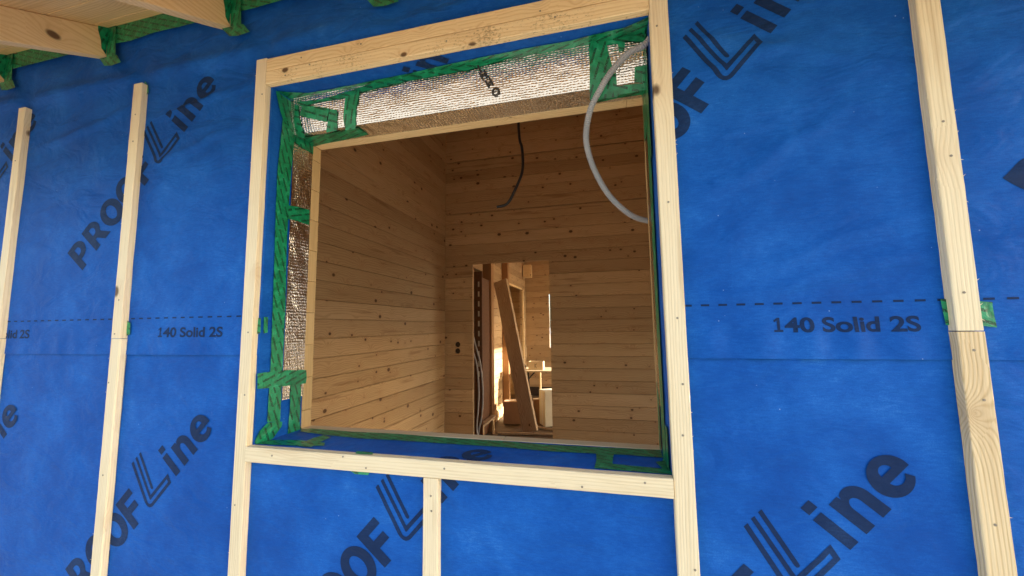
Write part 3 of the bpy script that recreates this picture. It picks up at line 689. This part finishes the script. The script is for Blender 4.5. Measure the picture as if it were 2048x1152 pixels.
# word fragment printed on the foil over the opening
def foiltext(ch, x, t, sc, rot):
    cu = bpy.data.curves.new('tmp', 'FONT'); cu.body = ch; cu.size = 1; cu.offset = .05; cu.align_x = 'CENTER'
    o = bpy.data.objects.new('tmp', cu); C.objects.link(o)
    dg = bpy.context.evaluated_depsgraph_get(); me = bpy.data.meshes.new_from_object(o.evaluated_get(dg))
    b2 = bmesh.new(); b2.from_mesh(me); bpy.data.objects.remove(o); bpy.data.curves.remove(cu); bpy.data.meshes.remove(me)
    for v in b2.verts:
        a, b = v.co.x*sc, (v.co.y-.36)*sc
        c, s = math.cos(R_(rot)), math.sin(R_(rot))
        X = x+a*c-b*s; Tt = (t+(-(a*s+b*c)))/.128
        P = Vector(V_(X, Tt)); v.co = P+Vector((0, -.0062, -.001))
    return b2
bmA = bmesh.new()
for ch, x, t in (('O', -.312, .098), ('H', -.330, .070), ('N', -.347, .043), ('I', -.360, .020)):
    b2 = foiltext(ch, x, t, .031, 205); me = bpy.data.meshes.new('t'); b2.to_mesh(me); b2.free(); bmA.from_mesh(me); bpy.data.meshes.remove(me)
obj('foil_print', bmA, M['foilink'], wall)
# ================================================================= battens
def timber(bm, axis, a0, a1, b0, b1, c0, c1, bev=.0016, seg=.03, amp=.0007, seed=0, rnd=None):
    """long squared timber along axis (a0..a1); b, c = the other two axes in xyz order; edges wander slightly"""
    n_ = max(2, int((a1-a0)/seg)); rings = []
    prof = [(b0+bev, c0), (b1-bev, c0), (b1, c0+bev), (b1, c1-bev), (b1-bev, c1), (b0+bev, c1), (b0, c1-bev), (b0, c0+bev)]
    for i in range(n_+1):
        t = a0+(a1-a0)*i/n_; r = []
        for k, (b, c) in enumerate(prof):
            e = amp*(nz(t, k//2*3.1, seed, 9)+.8*nz(t, k, seed+5, 33)); g = amp*(nz(t, k//2*5.7, seed+9, 9)+.6*nz(t, k, seed+2, 40))
            q = [b+e, c+g]; p = [0, 0, 0]; o_ = [i2 for i2 in range(3) if i2 != axis]
            p[axis] = t; p[o_[0]] = q[0]; p[o_[1]] = q[1]; r.append(bm.verts.new(p))
        rings.append(r)
    fs = []
    for r0, r1 in zip(rings, rings[1:]):
        for k in range(8): fs.append(bm.faces.new((r0[k], r0[(k+1) % 8], r1[(k+1) % 8], r1[k])))
    fs.append(bm.faces.new(rings[0][::-1])); fs.append(bm.faces.new(rings[-1]))
    if rnd is not None:
        lay = bm.loops.layers.float_color.get('bd') or bm.loops.layers.float_color.new('bd')
        for f in fs:
            for l in f.loops: l[lay] = (rnd, rnd, rnd, 1)
    bmesh.ops.recalc_face_normals(bm, faces=fs)
def screw(par, x, z, y=0, r=.0026):
    bm = bmesh.new()
    bmesh.ops.create_cone(bm, cap_ends=True, segments=14, radius1=r, radius2=r, depth=.001, matrix=Matrix.Translation((x, y-.0004, z)) @ Matrix.Rotation(R_(90), 4, 'X'))
    box(bm, x-r*.55, x+r*.55, y-.0012, y-.0008, z-.0004, z+.0004); box(bm, x-.0004, x+.0004, y-.0012, y-.00085, z-r*.55, z+r*.55)
    obj('screw', bm, M['steel'], par)
def batten(name, label, ax, x0, x1, z0, z1, mat, group, screws=(), y1=.0235, seed=0, cat='batten', y0=0.0, splint=0, bev=.0016, knot=()):
    t = empty(name, ((x0+x1)/2, y1, z0)); tag(t, label, cat, group)
    bm = bmesh.new()
    if ax == 'Z': timber(bm, 2, z0, z1, x0, x1, y0, y1, seed=seed, bev=bev)
    else: timber(bm, 0, x0, x1, y0, y1, z0, z1, seed=seed, bev=bev)
    for k in range(splint):         # raised fibres along the sawn arrises
        z = random.uniform(z0+.02, z1-.02); s = random.choice((-1, 1)); x = x1 if s > 0 else x0
        L = random.uniform(.0015, .005); a = random.uniform(-.004, .006)
        v = [bm.verts.new(p) for p in ((x-.0005*s, y0+.001, z), (x-.0005*s, y0+.001, z+.0018), (x+L*s, y0+.0005, z+a), )]
        bm.faces.new(v)
    obj('timber', bm, M[mat], t)
    for (sx, sz) in screws: screw(t, sx, sz, y0)
    return t
GV = 'vertical battens screwed over the blue membrane'
GW = 'timber frame boards round the window opening'
batten('batten', 'square-topped upper batten at the far left edge, ending just below the eaves', 'Z', -2.343, -2.302, -.020, .928, 'battenZ', GV, [(-2.325, .70)], seed=1, splint=10)
batten('batten', 'lower batten butted under the far left one, cut by the left picture edge', 'Z', -2.345, -2.300, -1.5, -.0215, 'battenZ', GV, seed=2, splint=6)
batten('batten', 'upper batten crossing the dark word left of the window, square top below the eaves', 'Z', -1.6985, -1.655, -.023, .925, 'battenZ', GV, [(-1.6755, .802), (-1.6755, .698), (-1.676, .112), (-1.682, -.007)], seed=3, splint=14)
batten('batten', 'lower batten with a worn edge butted beneath the one left of the window', 'Z', -1.700, -1.652, -1.5, -.0245, 'battenZ', GV, [(-1.690, -.175), (-1.678, -.482)], seed=4, splint=14, bev=.004)
batten('batten', 'long pale batten forming the left side of the window frame', 'Z', -1.1320, -1.0885, -1.5, .916, 'battenZ', GW, [(-1.1, .788), (-1.104, -.007), (-1.104, -.2), (-1.118, -.527)], y1=.0235, seed=5, splint=22)
batten('batten', 'long fibrous batten forming the right side of the window frame', 'Z', .1350, .1805, -1.5, 1.12, 'battenZ', GW, [(.151, .772), (.156, .302), (.162, .016), (.166, -.139), (.160, -.256), (.170, -.548)], seed=6, splint=30)
batten('batten', 'upper whitish batten on the right, ending at the green tape', 'Z', .6980, .7425, -.0195, 1.10, 'battenZ', GV, [(.719, .43), (.725, .352), (.717, .059)], seed=7, splint=16)
batten('batten', 'lower yellowish rough-sawn batten on the right with a large swirled knot', 'Z', .6975, .7440, -1.5, -.0215, 'knotty', GV, [(.721, -.059), (.727, -.158), (.719, -.396)], seed=8, splint=16)
batten('batten', 'short batten hanging below the window board, in the middle of the sill', 'Z', -.4965, -.4545, -1.5, -.4005, 'battenZ', GV, [(-.474, -.445), (-.472, -.483)], seed=9, splint=12)
batten('header_board', 'upper of the two knotty boards across the window head', 'X', -1.0870, .1340, .8702, .9130, 'header', GW, [(-.949, .911-.02), (-.726, .895), (-.153, .881)], seed=10, y1=.0225, cat='board')
batten('header_board', 'lower of the two boards across the window head, speckled with dark marks', 'X', -1.0870, .1340, .8225, .8672, 'headspeck', GW, [(-1.009, .839), (-.915, .86), (-.435, .846), (-.112, .853)], seed=11, y1=.0215, y0=-.0006, cat='board')
batten('sill_board', 'horizontal board below the window opening, screwed along its length', 'X', -1.0880, .1340, -.3990, -.3545, 'battenX', GW, [(-.989, -.374), (-.745, -.361), (-.67, -.387), (-.435, -.372), (-.075, -.389), (.071, -.368)], seed=12, y0=-.002, y1=.0235, cat='board')

# ================================================================= roof
SL = .5
def zr(y): return 1.082+SL*(y-D)           # underside of the rafters
for i, rx in enumerate(RX[1:], 1):
    lab = {1: 'rafter cut by the left picture edge, lowest of the three under the eaves',
           2: 'middle rafter under the eaves, above the two left battens',
           3: 'rafter nearest the window frame, running off the top of the picture', 4: 'fourth rafter from the left, only its green tape tab showing above the frame',
           5: 'fifth rafter from the left, over the middle of the window', 6: 'sixth rafter from the left, just right of the window frame',
           7: 'seventh rafter from the left, right of the right-hand battens', 8: 'last rafter at the far right end of the eaves'}[i]
    bm = bmesh.new()
    timber(bm, 1, -.60, D+.15, rx-.045, rx, -.060, .060, seed=20+i, bev=.002, seg=.05)
    for v in bm.verts: v.co.z = zr(v.co.y)+v.co.z+.060
    o = obj('rafter', bm, M['rafter'], loc=(rx-.022, D, 1.08)); tag(o, lab, 'rafter', 'roof rafters in a row under the eaves')
roof = empty('roof', (-.5, .1, 1.25)); tag(roof, 'wooden roof boarding seen from below over the rafters at top left', 'roof')
bm = bmesh.new()
y = -.66; k = 0
wds = [.135, .135, .145, .14, .14, .16]
while y < 3.95:
    wd = wds[k % 6]/math.sqrt(1+SL*SL); y2 = min(y+wd, 3.96)
    vs = box(bm, -3.6, 2.8, y+.0008, y2-.0008, 1.2035, 1.222, .0012, random.random())
    for v in vs: v.co.z += SL*(v.co.y-D)
    y = y2; k += 1
obj('boarding', bm, M['deck'], roof)
bm = bmesh.new()
vs = box(bm, -3.6, 2.8, 3.965, 8.0, 1.205, 1.225)
zt = 1.205+SL*(3.96-D)
for v in vs: v.co.z += SL*(3.96-D) - SL*(v.co.y-3.965)
obj('boarding', bm, M['deck'], roof)
bm = bmesh.new()
vs = box(bm, -3.65, 2.85, -.68, 3.97, 1.226, 1.30)
for v in vs: v.co.z += SL*(v.co.y-D)
vs = box(bm, -3.65, 2.85, 3.975, 8.1, 1.226, 1.30)
for v in vs: v.co.z += SL*(3.97-D) - SL*(v.co.y-3.975)
obj('covering', bm, M['dark'], roof)
bm = bmesh.new(); box(bm, -3.6, 2.8, -.625, -.602, .76, .94, .002); obj('fascia_board', bm, M['deck'], roof)

# ================================================================= inner walls
def logbox(bm, axis, a0, a1, f0, f1, z0, z1, bev, rnd):
    pr = [(f0, z0+bev), (f0+bev, z0), (f1-bev, z0), (f1, z0+bev), (f1, z1-bev), (f1-bev, z1), (f0+bev, z1), (f0, z1-bev)]
    R0, R1 = [[bm.verts.new((a, b, c) if axis == 0 else (b, a, c)) for b, c in pr] for a in (a0, a1)]
    fs = [bm.faces.new((R0[k], R0[(k+1) % 8], R1[(k+1) % 8], R1[k])) for k in range(8)]
    fs += [bm.faces.new(R0[::-1]), bm.faces.new(R1)]
    lay = bm.loops.layers.float_color.get('bd') or bm.loops.layers.float_color.new('bd')
    for f in fs:
        for l in f.loops: l[lay] = (rnd, rnd, rnd, 1)
    bmesh.ops.recalc_face_normals(bm, faces=fs)
def rr(k, face): return random.Random(k*131+int(face*1000)).random()
def log_wall(name, label, axis, face, thick, a0, a1, z0, z1, holes=(), mat='logX', gaps=(), top=None, tiltgap=.0, cat='wall', par=None, lname=None):
    """courses of squared logs; axis 0 runs along x at y=face, axis 1 runs along y at x=face"""
    bm = bmesh.new()
    for k, a, b in courses(z0, z1):
        segs = [(a0, a1, a, b)]
        for (h0, h1, g0, g1) in holes:
            ns = []
            for s in segs:
                if b <= g0+.001 or a >= g1-.001 or s[1] <= h0 or s[0] >= h1: ns.append(s); continue
                if s[0] < h0: ns.append((s[0], h0, s[2], s[3]))
                if s[1] > h1: ns.append((h1, s[1], s[2], s[3]))
                c0, c1 = max(s[0], h0), min(s[1], h1)
                if s[2] < g0-.004: ns.append((c0, c1, s[2], g0))
                if s[3] > g1+.004: ns.append((c0, c1, g1, s[3]))
            segs = ns
        r = rr(k, face)
        cut = .011 if any(abs(b-g) < .01 for g in gaps) else 0
        off = .0008*random.uniform(-1, 1)
        for s in segs:
            lo, hi = s[2]+.0009, s[3]-.0009-cut
            logbox(bm, axis, s[0], s[1], face+(off if axis == 0 else 0), face+thick+(off if axis else 0), lo, hi, .0030, r)
    r = .5
    for (s0, s1, t0, t1) in ([(a0, a1, z0, z1)] if not holes else [(a0, holes[0][0]-.01, z0, z1), (holes[0][1]+.01, a1, z0, z1), (holes[0][0]-.01, holes[0][1]+.01, holes[0][3]+.01, z1)]+([(holes[0][0]-.01, holes[0][1]+.01, z0, holes[0][2]-.01)] if holes[0][2]-.02 > z0 else [])):
        if axis == 0: box(bm, s0+.006, s1-.006, face+thick*.45, face+thick*.55, t0+.006, t1-.006, 0, r)
        else: box(bm, face+thick*.45, face+thick*.55, s0+.006, s1-.006, t0+.006, t1-.006, 0, r)
    if par: return obj(lname or 'log_courses', bm, M[mat], par)
    c = ((a0+a1)/2, face, z0) if axis == 0 else (face, (a0+a1)/2, z0)
    t = empty(name, c); tag(t, label, cat)
    obj('log_courses', bm, M[mat], t)
    return t
log_wall('interior_wall', 'left log wall of the room inside, running away from the window', 1, -1.715, .045, .2405, 2.829, -1.44, 2.55, mat='logY')
bw = log_wall('interior_wall', 'back log wall of the room with a doorway and two socket holes', 0, 2.83, .045, -1.669, 1.55, -1.44, 2.62, holes=[(-1.362, -.552, -1.44, .662), (-1.60, -1.45, J0-3*JH, J0-1*JH)], gaps=(J0+15*JH, J0+10*JH))
bm = bmesh.new(); box(bm, -1.669, 1.55, 2.876, 2.884, J0+9.8*JH, J0+10.2*JH); box(bm, -1.669, 1.55, 2.876, 2.884, J0+14.8*JH, J0+15.2*JH)
obj('joint_backing', bm, M['dark'], bw)  # dark backing behind the open joints; its colour stands for their shade
# plate with the two holes bored for sockets
for z0_, z1_, k_ in ((-.2875, -.1715, -3), (-.1715, -.0555, -2)):
    off = .0
    bm = fill([[(-1.60, -.2866), (-1.45, -.2866), (-1.45, -.0564), (-1.60, -.0564)], [(-1.528+.029*math.cos(a*.2244), -.176+.0305*math.sin(a*.2244)) for a in range(28)], [(-1.528+.029*math.cos(a*.2244), -.243+.0305*math.sin(a*.2244)) for a in range(28)]])
    for v in bm.verts: v.co = (v.co.x, 2.8302, v.co.y)
    lo, hi = z0_+.0012, z1_-.0012
    for co, no in (((0, 0, lo), (0, 0, -1)), ((0, 0, hi), (0, 0, 1))):
        bmesh.ops.bisect_plane(bm, geom=bm.verts[:]+bm.edges[:]+bm.faces[:], plane_co=co, plane_no=no, dist=1e-6, clear_outer=True)
    e = bmesh.ops.extrude_face_region(bm, geom=bm.faces[:]); bmesh.ops.translate(bm, vec=(0, .017, 0), verts=[g for g in e['geom'] if isinstance(g, bmesh.types.BMVert)])
    bmesh.ops.recalc_face_normals(bm, faces=bm.faces)
    lay = bm.loops.layers.float_color.new('bd'); rv = rr(k_, 2.83)
    for f in bm.faces:
        for l in f.loops: l[lay] = (rv, rv, rv, 1)
    obj('bored_log', bm, M['logX'], bw)
for z in (-.176, -.243):
    bm = bmesh.new()
    bmesh.ops.create_cone(bm, cap_ends=True, segments=28, radius1=.0275, radius2=.0275, depth=.0015, matrix=Matrix.Translation((-1.528, 2.8462, z)) @ Matrix.Rotation(R_(90), 4, 'X'))
    obj('bore_shade', bm, M['dark'], bw)  # dark disc at the bottom of each bore, coloured for its shade
log_wall('interior_wall', 'right log wall of the room, hidden beside the window', 1, 1.55, .045, .2405, 2.829, -1.44, 2.6, holes=[(1.2, 2.15, -1.40, .05)], mat='logY')
# hall beyond the doorway
log_wall('hall_wall', 'sunlit log wall on the left of the hall, seen through the doorway', 1, -1.765, .045, 4.425, 7.26, -1.46, 3.0, holes=[(5.45, 6.88, -1.44, .765)], mat='logY')
log_wall('hall_wall', 'orange log wall in the side room behind the hall doorway', 1, -2.60, .045, 4.2, 7.26, -1.44, 2.9, mat='logY')
log_wall('hall_wall', 'far log wall behind the folding table, with a narrow bright window', 0, 7.285, .045, -3.38, 2.38, -1.50, 2.4, holes=[(-1.215, -.45, -.45, .69)], gaps=(J0+9*JH,))
log_wall('side_wall', 'right outer log wall of the house, out of view', 1, 2.39, .045, 2.88, 7.29, -1.44, 3.1, holes=[(5.05, 6.9, -1.30, 1.25)], mat='logY')
log_wall('side_wall', 'left outer log wall of the house, out of view', 1, -3.43, .045, .24, 7.29, -1.44, 3.1, mat='logY')
for nm_, (x0, x1, y0, y1, z0, z1), lab in (
        ('wooden_post', (-1.765, -1.600, 4.30, 4.42, -1.44, 1.6), 'broad brown post just left of the leaning plank'),
        ('wooden_post', (-1.715, -1.612, 5.30, 5.40, -1.44, 1.6), 'brown post behind the top of the leaning plank')):
    t = empty(nm_, ((x0+x1)/2, (y0+y1)/2, z0)); tag(t, lab, 'post', 'posts in the hall')
    bm = bmesh.new(); timber(bm, 2, z0, z1, x0, x1, y0, y1, bev=.003, seg=.2); obj('shaft', bm, M['post'], t)
bm = bmesh.new(); timber(bm, 1, 2.90, 3.41, -1.50, -1.44, .668, 1.25, seg=.1)
tag(obj('wall_panel', bm, M['logY'], loc=(-1.47, 3.1, .67)), 'pale wooden panel over the dark cupboard inside the doorway', 'panel')
t = empty('recess_infill', (-1.5, 3.43, -1.44)); tag(t, 'tall dark brown cupboard panel coloured as the dark recess, with pale slots, left in the doorway', 'infill')  # dark panel fills the opening; its colour stands for the unlit recess
bm = bmesh.new(); box(bm, -1.66, -1.452, 3.42, 3.445, -1.42, .668, .001); box(bm, -1.66, -1.63, 3.446, 4.29, -1.42, .668, .001)
obj('infill_panel', bm, M['pan'], t)
for i in range(10):
    z = .515-i*.118; bm = bmesh.new()
    box(bm, -1.503, -1.484, 3.4165, 3.4195, z-.032, z+.032, .0008); obj('slot', bm, M['cream'], t)
bm = bmesh.new(); timber(bm, 0, -1.70, -1.532, 6.95, 7.10, 1.035, 1.30, seg=.1); tag(obj('beam_end', bm, M['header'], loc=(-1.6, 7.0, 1.0)), 'pale beam end high in the far corner of the hall', 'beam')
t = empty('hall_beam', (-1.6, 6.2, .77)); tag(t, 'pale lintel over the side doorway of the hall', 'beam')
bm = bmesh.new(); timber(bm, 1, 5.46, 6.87, -1.722, -1.712, .766, .80, seg=.2); obj('lintel', bm, M['header'], t)
bm = bmesh.new(); timber(bm, 2, -1.40, .766, -1.722, -1.69, 6.885, 6.93, seg=.2); obj('jamb', bm, M['header'], t)
bm = bmesh.new(); timber(bm, 1, 4.43, 5.28, -1.719, -1.700, -1.40, -1.29, seg=.2); tag(obj('skirting_board', bm, M['header'], loc=(-1.71, 4.8, -1.4)), 'reddish board along the foot of the sunlit hall wall', 'board')

bm = bmesh.new(); timber(bm, 0, -1.75, 2.3, 7.255, 7.283, -1.443, -1.27, seg=.3); tag(obj('skirting_board', bm, M['dark'], loc=(0, 7.27, -1.44)), 'dark board along the foot of the far hall wall', 'board')
# leaning plank
Pb = Vector((-1.085, 4.40, -1.438)); Pt = Vector((-1.61, 4.85, .72)); L = (Pt-Pb).length; ax_ = (Pt-Pb).normalized()
t = empty('leaning_plank', Pb); tag(t, 'wide grooved plank leaning against the brown post in the doorway', 'plank')
phi = R_(13)
w1 = Vector((math.cos(phi), -math.sin(phi), 0)); w1 = (w1-ax_*w1.dot(ax_)).normalized(); th_ = ax_.cross(w1)
def plank_part(w0, w1_, t0, t1, name):
    bm = bmesh.new(); timber(bm, 2, 0, L, w0, w1_, t0, t1, seg=.1, bev=.003)
    MM = Matrix((( w1.x, th_.x, ax_.x, Pb.x), (w1.y, th_.y, ax_.y, Pb.y), (w1.z, th_.z, ax_.z, Pb.z), (0, 0, 0, 1)))
    bmesh.ops.transform(bm, matrix=MM, verts=bm.verts); bmesh.ops.recalc_face_normals(bm, faces=bm.faces)
    return obj(name, bm, M['plank'], t)
plank_part(-.108, .108, -.03, .03, 'board')
plank_part(-.120, -.1085, -.010, .010, 'tongue')
# folding table with things on it
t = empty('folding_table', (-.9, 5.35, -1.44)); tag(t, 'pale folding table with black metal legs at the back of the hall', 'table')
bm = bmesh.new(); box(bm, -1.385, -.35, 5.08, 5.65, -.712, -.688, .002); obj('tabletop', bm, M['tabletop'], t)
for (lx, ly) in ((-1.335, 5.16), (-1.335, 5.56), (-.42, 5.16), (-.42, 5.56)):
    bm = bmesh.new(); box(bm, lx-.014, lx+.014, ly-.014, ly+.014, -1.438, -.7125, .003); obj('leg', bm, M['black'], t)
for s_, lx in ((1, -1.32), (-1, -.435)):
    bm = bmesh.new(); tube(bm, [(lx, 5.16, -.93), (lx+.09*s_, 5.16, -.80), (lx+.17*s_, 5.16, -.716)], .011, 8); obj('brace', bm, M['black'], t)
t = empty('wooden_crate', (-1.14, 5.24, -.688)); tag(t, 'small pale wooden box with a dark mark standing on the folding table', 'box')
bm = bmesh.new()
box(bm, -1.256, -1.020, 5.17, 5.18, -.686, -.555, .001); box(bm, -1.256, -1.020, 5.31, 5.32, -.686, -.555, .001)
box(bm, -1.256, -1.246, 5.181, 5.309, -.686, -.555, .001); box(bm, -1.030, -1.020, 5.181, 5.309, -.686, -.555, .001); box(bm, -1.245, -1.031, 5.181, 5.309, -.686, -.676)
obj('box_walls', bm, M['tabletop'], t)
bm = bmesh.new()
for (xa, za, xb, zb) in ((-1.150, -.655, -1.150, -.585), (-1.150, -.620, -1.122, -.585), (-1.150, -.620, -1.122, -.655)):
    d_ = Vector((xb-xa, 0, zb-za)).normalized(); p_ = Vector((-d_.z, 0, d_.x))*.003
    a_ = Vector((xa, 5.1685-.0004*len(bm.faces), za)); b_ = Vector((xb, a_.y, zb)); bm.faces.new([bm.verts.new(q) for q in (a_-p_, b_-p_, b_+p_, a_+p_)])
obj('mark', bm, M['dark'], t)
t = empty('paint_pot', (-1.335, 5.22, -.688)); tag(t, 'small black pot with a white lid at the left end of the table', 'pot')
bm = bmesh.new(); bmesh.ops.create_cone(bm, cap_ends=True, segments=20, radius1=.030, radius2=.034, depth=.07, matrix=Matrix.Translation((-1.335, 5.22, -.652))); obj('pot', bm, M['black'], t, smooth=False)
bm = bmesh.new(); bmesh.ops.create_cone(bm, cap_ends=True, segments=20, radius1=.030, radius2=.024, depth=.022, matrix=Matrix.Translation((-1.335, 5.22, -.6055))); obj('lid', bm, M['white'], t)
# packaging and offcuts on the floor
def rotbox(bm, cx_, cy_, w_, d_, z0, z1, ang, bev=.002):
    vs = box(bm, -w_/2, w_/2, -d_/2, d_/2, z0, z1, bev)
    bmesh.ops.transform(bm, matrix=Matrix.Translation((cx_, cy_, 0)) @ Matrix.Rotation(R_(ang), 4, 'Z'), verts=vs)
t = empty('packaging_box', (-.80, 4.85, -1.44)); tag(t, 'tall cream box glowing in sunlight at the right edge of the doorway', 'box')
bm = bmesh.new(); rotbox(bm, -.868, 4.86, .27, .22, -1.438, -.935, 32); obj('carton', bm, M['cream'], t)
bm = bmesh.new(); rotbox(bm, -.868, 4.86, .272, .03, -1.437, -.9335, 32); obj('tape_band', bm, M['white'], t)
for lab, a in (('brown cardboard box on the floor behind the leaning plank', (-1.44, 4.86, .26, .2, -1.438, -1.115, 4)),
               ('small cardboard box between the plank and the cream box', (-1.09, 4.98, .12, .12, -1.438, -1.10, 10))):
    t = empty('cardboard_box', (a[0], a[1], -1.44)); tag(t, lab, 'box', 'cardboard boxes on the hall floor')
    bm = bmesh.new(); rotbox(bm, *a); obj('carton', bm, M['card'], t)
    bm = bmesh.new(); rotbox(bm, a[0], a[1], a[2]+.002, .045, a[4]+.001, a[5]+.0015, a[6]); obj('packing_tape', bm, M['cream'], t)
bm = bmesh.new(); timber(bm, 2, -1.438, -.705, -1.180, -1.150, 5.70, 5.73, seg=.2); tag(obj('loose_lath', bm, M['header'], loc=(-1.165, 5.71, -1.44)), 'upright lath standing behind the folding table', 'lath')
for i, (xa, ya, xb, yb, lab) in enumerate(((-1.5, 4.2, -.6, 4.32, 'thin lath lying on the floor in front of the plank'), (-1.15, 4.62, -.5, 4.5, 'short lath lying on the floor behind the foot of the plank'))):
    a_ = Vector((xa, ya, -1.425)); b_ = Vector((xb, yb, -1.425)); bm = bmesh.new(); timber(bm, 0, 0, (b_-a_).length, -.02, .02, -.012, .012, seg=.2)
    bmesh.ops.transform(bm, matrix=Matrix.Translation(a_) @ Matrix.Rotation(math.atan2(b_.y-a_.y, b_.x-a_.x), 4, 'Z'), verts=bm.verts)
    tag(obj('loose_lath', bm, M['plank'], loc=(xa, ya, -1.44)), lab, 'lath')
t = empty('stool_frame', (-1.68, 4.2, -1.44)); tag(t, 'low wooden trestle at the foot of the broad brown post', 'trestle')
bm = bmesh.new(); timber(bm, 1, 3.50, 4.28, -1.60, -1.53, -1.23, -1.20, seg=.2); obj('rail', bm, M['plank'], t)
for y_ in (3.75, 4.2):
    bm = bmesh.new(); timber(bm, 2, -1.438, -1.231, -1.575, -1.55, y_, y_+.03, seg=.1); obj('leg', bm, M['header'], t)
# conduits
def hose(name, label, cat, pts, r, mat, ridge=0, pitch=0, group=None, seg=12):
    bm = bmesh.new(); tube(bm, pts, r, seg, ridge, pitch)
    return tag(obj(name, bm, M[mat], loc=pts[0], smooth=(ridge == 0)), label, cat, group)
hose('corrugated_conduit', 'grey corrugated conduit arching out of the top right corner of the window opening', 'conduit',
     [(0.155, 0.055, 0.8), (0.124, 0.055, 0.765), (0.089, 0.058, 0.755), (0.059, 0.062, 0.734), (0.028, 0.068, 0.703), (0.002, 0.078, 0.669), (-0.024, 0.095, 0.632), (-0.039, 0.125, 0.595), (-0.044, 0.16, 0.558), (-0.032, 0.2, 0.51), (-0.008, 0.235, 0.46), (0.021, 0.26, 0.416), (0.057, 0.285, 0.381), (0.096, 0.31, 0.356), (0.145, 0.335, 0.344), (0.21, 0.36, 0.343)],
     .0081, 'conduit', .0014, .0054)
hose('black_cable', 'black cable hanging from the ceiling inside the room with a curled end', 'cable',
     [(-.400, .80, 1.60), (-.396, .80, 1.0), (-.381, .80, .88), (-.377, .80, .80), (-.386, .80, .74), (-.419, .80, .668), (-.448, .80, .615), (-.472, .80, .596), (-.512, .80, .590)], .0066, 'black')
hose('pale_conduit', 'outer of two pale conduits bowing down inside the left of the doorway', 'conduit',
     [(-1.50, 3.2, -.05), (-1.46, 3.2, -.20), (-1.40, 3.2, -.42), (-1.375, 3.2, -.70), (-1.385, 3.2, -.95), (-1.42, 3.2, -1.12), (-1.45, 3.2, -1.30), (-1.44, 3.2, -1.44)], .009, 'wirewhite', group='pale conduits inside the doorway')
hose('pale_conduit', 'inner of two pale conduits bowing down inside the left of the doorway', 'conduit',
     [(-1.52, 3.15, -.15), (-1.46, 3.15, -.30), (-1.42, 3.15, -.46), (-1.405, 3.15, -.70), (-1.415, 3.15, -.92), (-1.43, 3.15, -1.10), (-1.40, 3.15, -1.24), (-1.43, 3.15, -1.44)], .009, 'wirewhite', group='pale conduits inside the doorway')
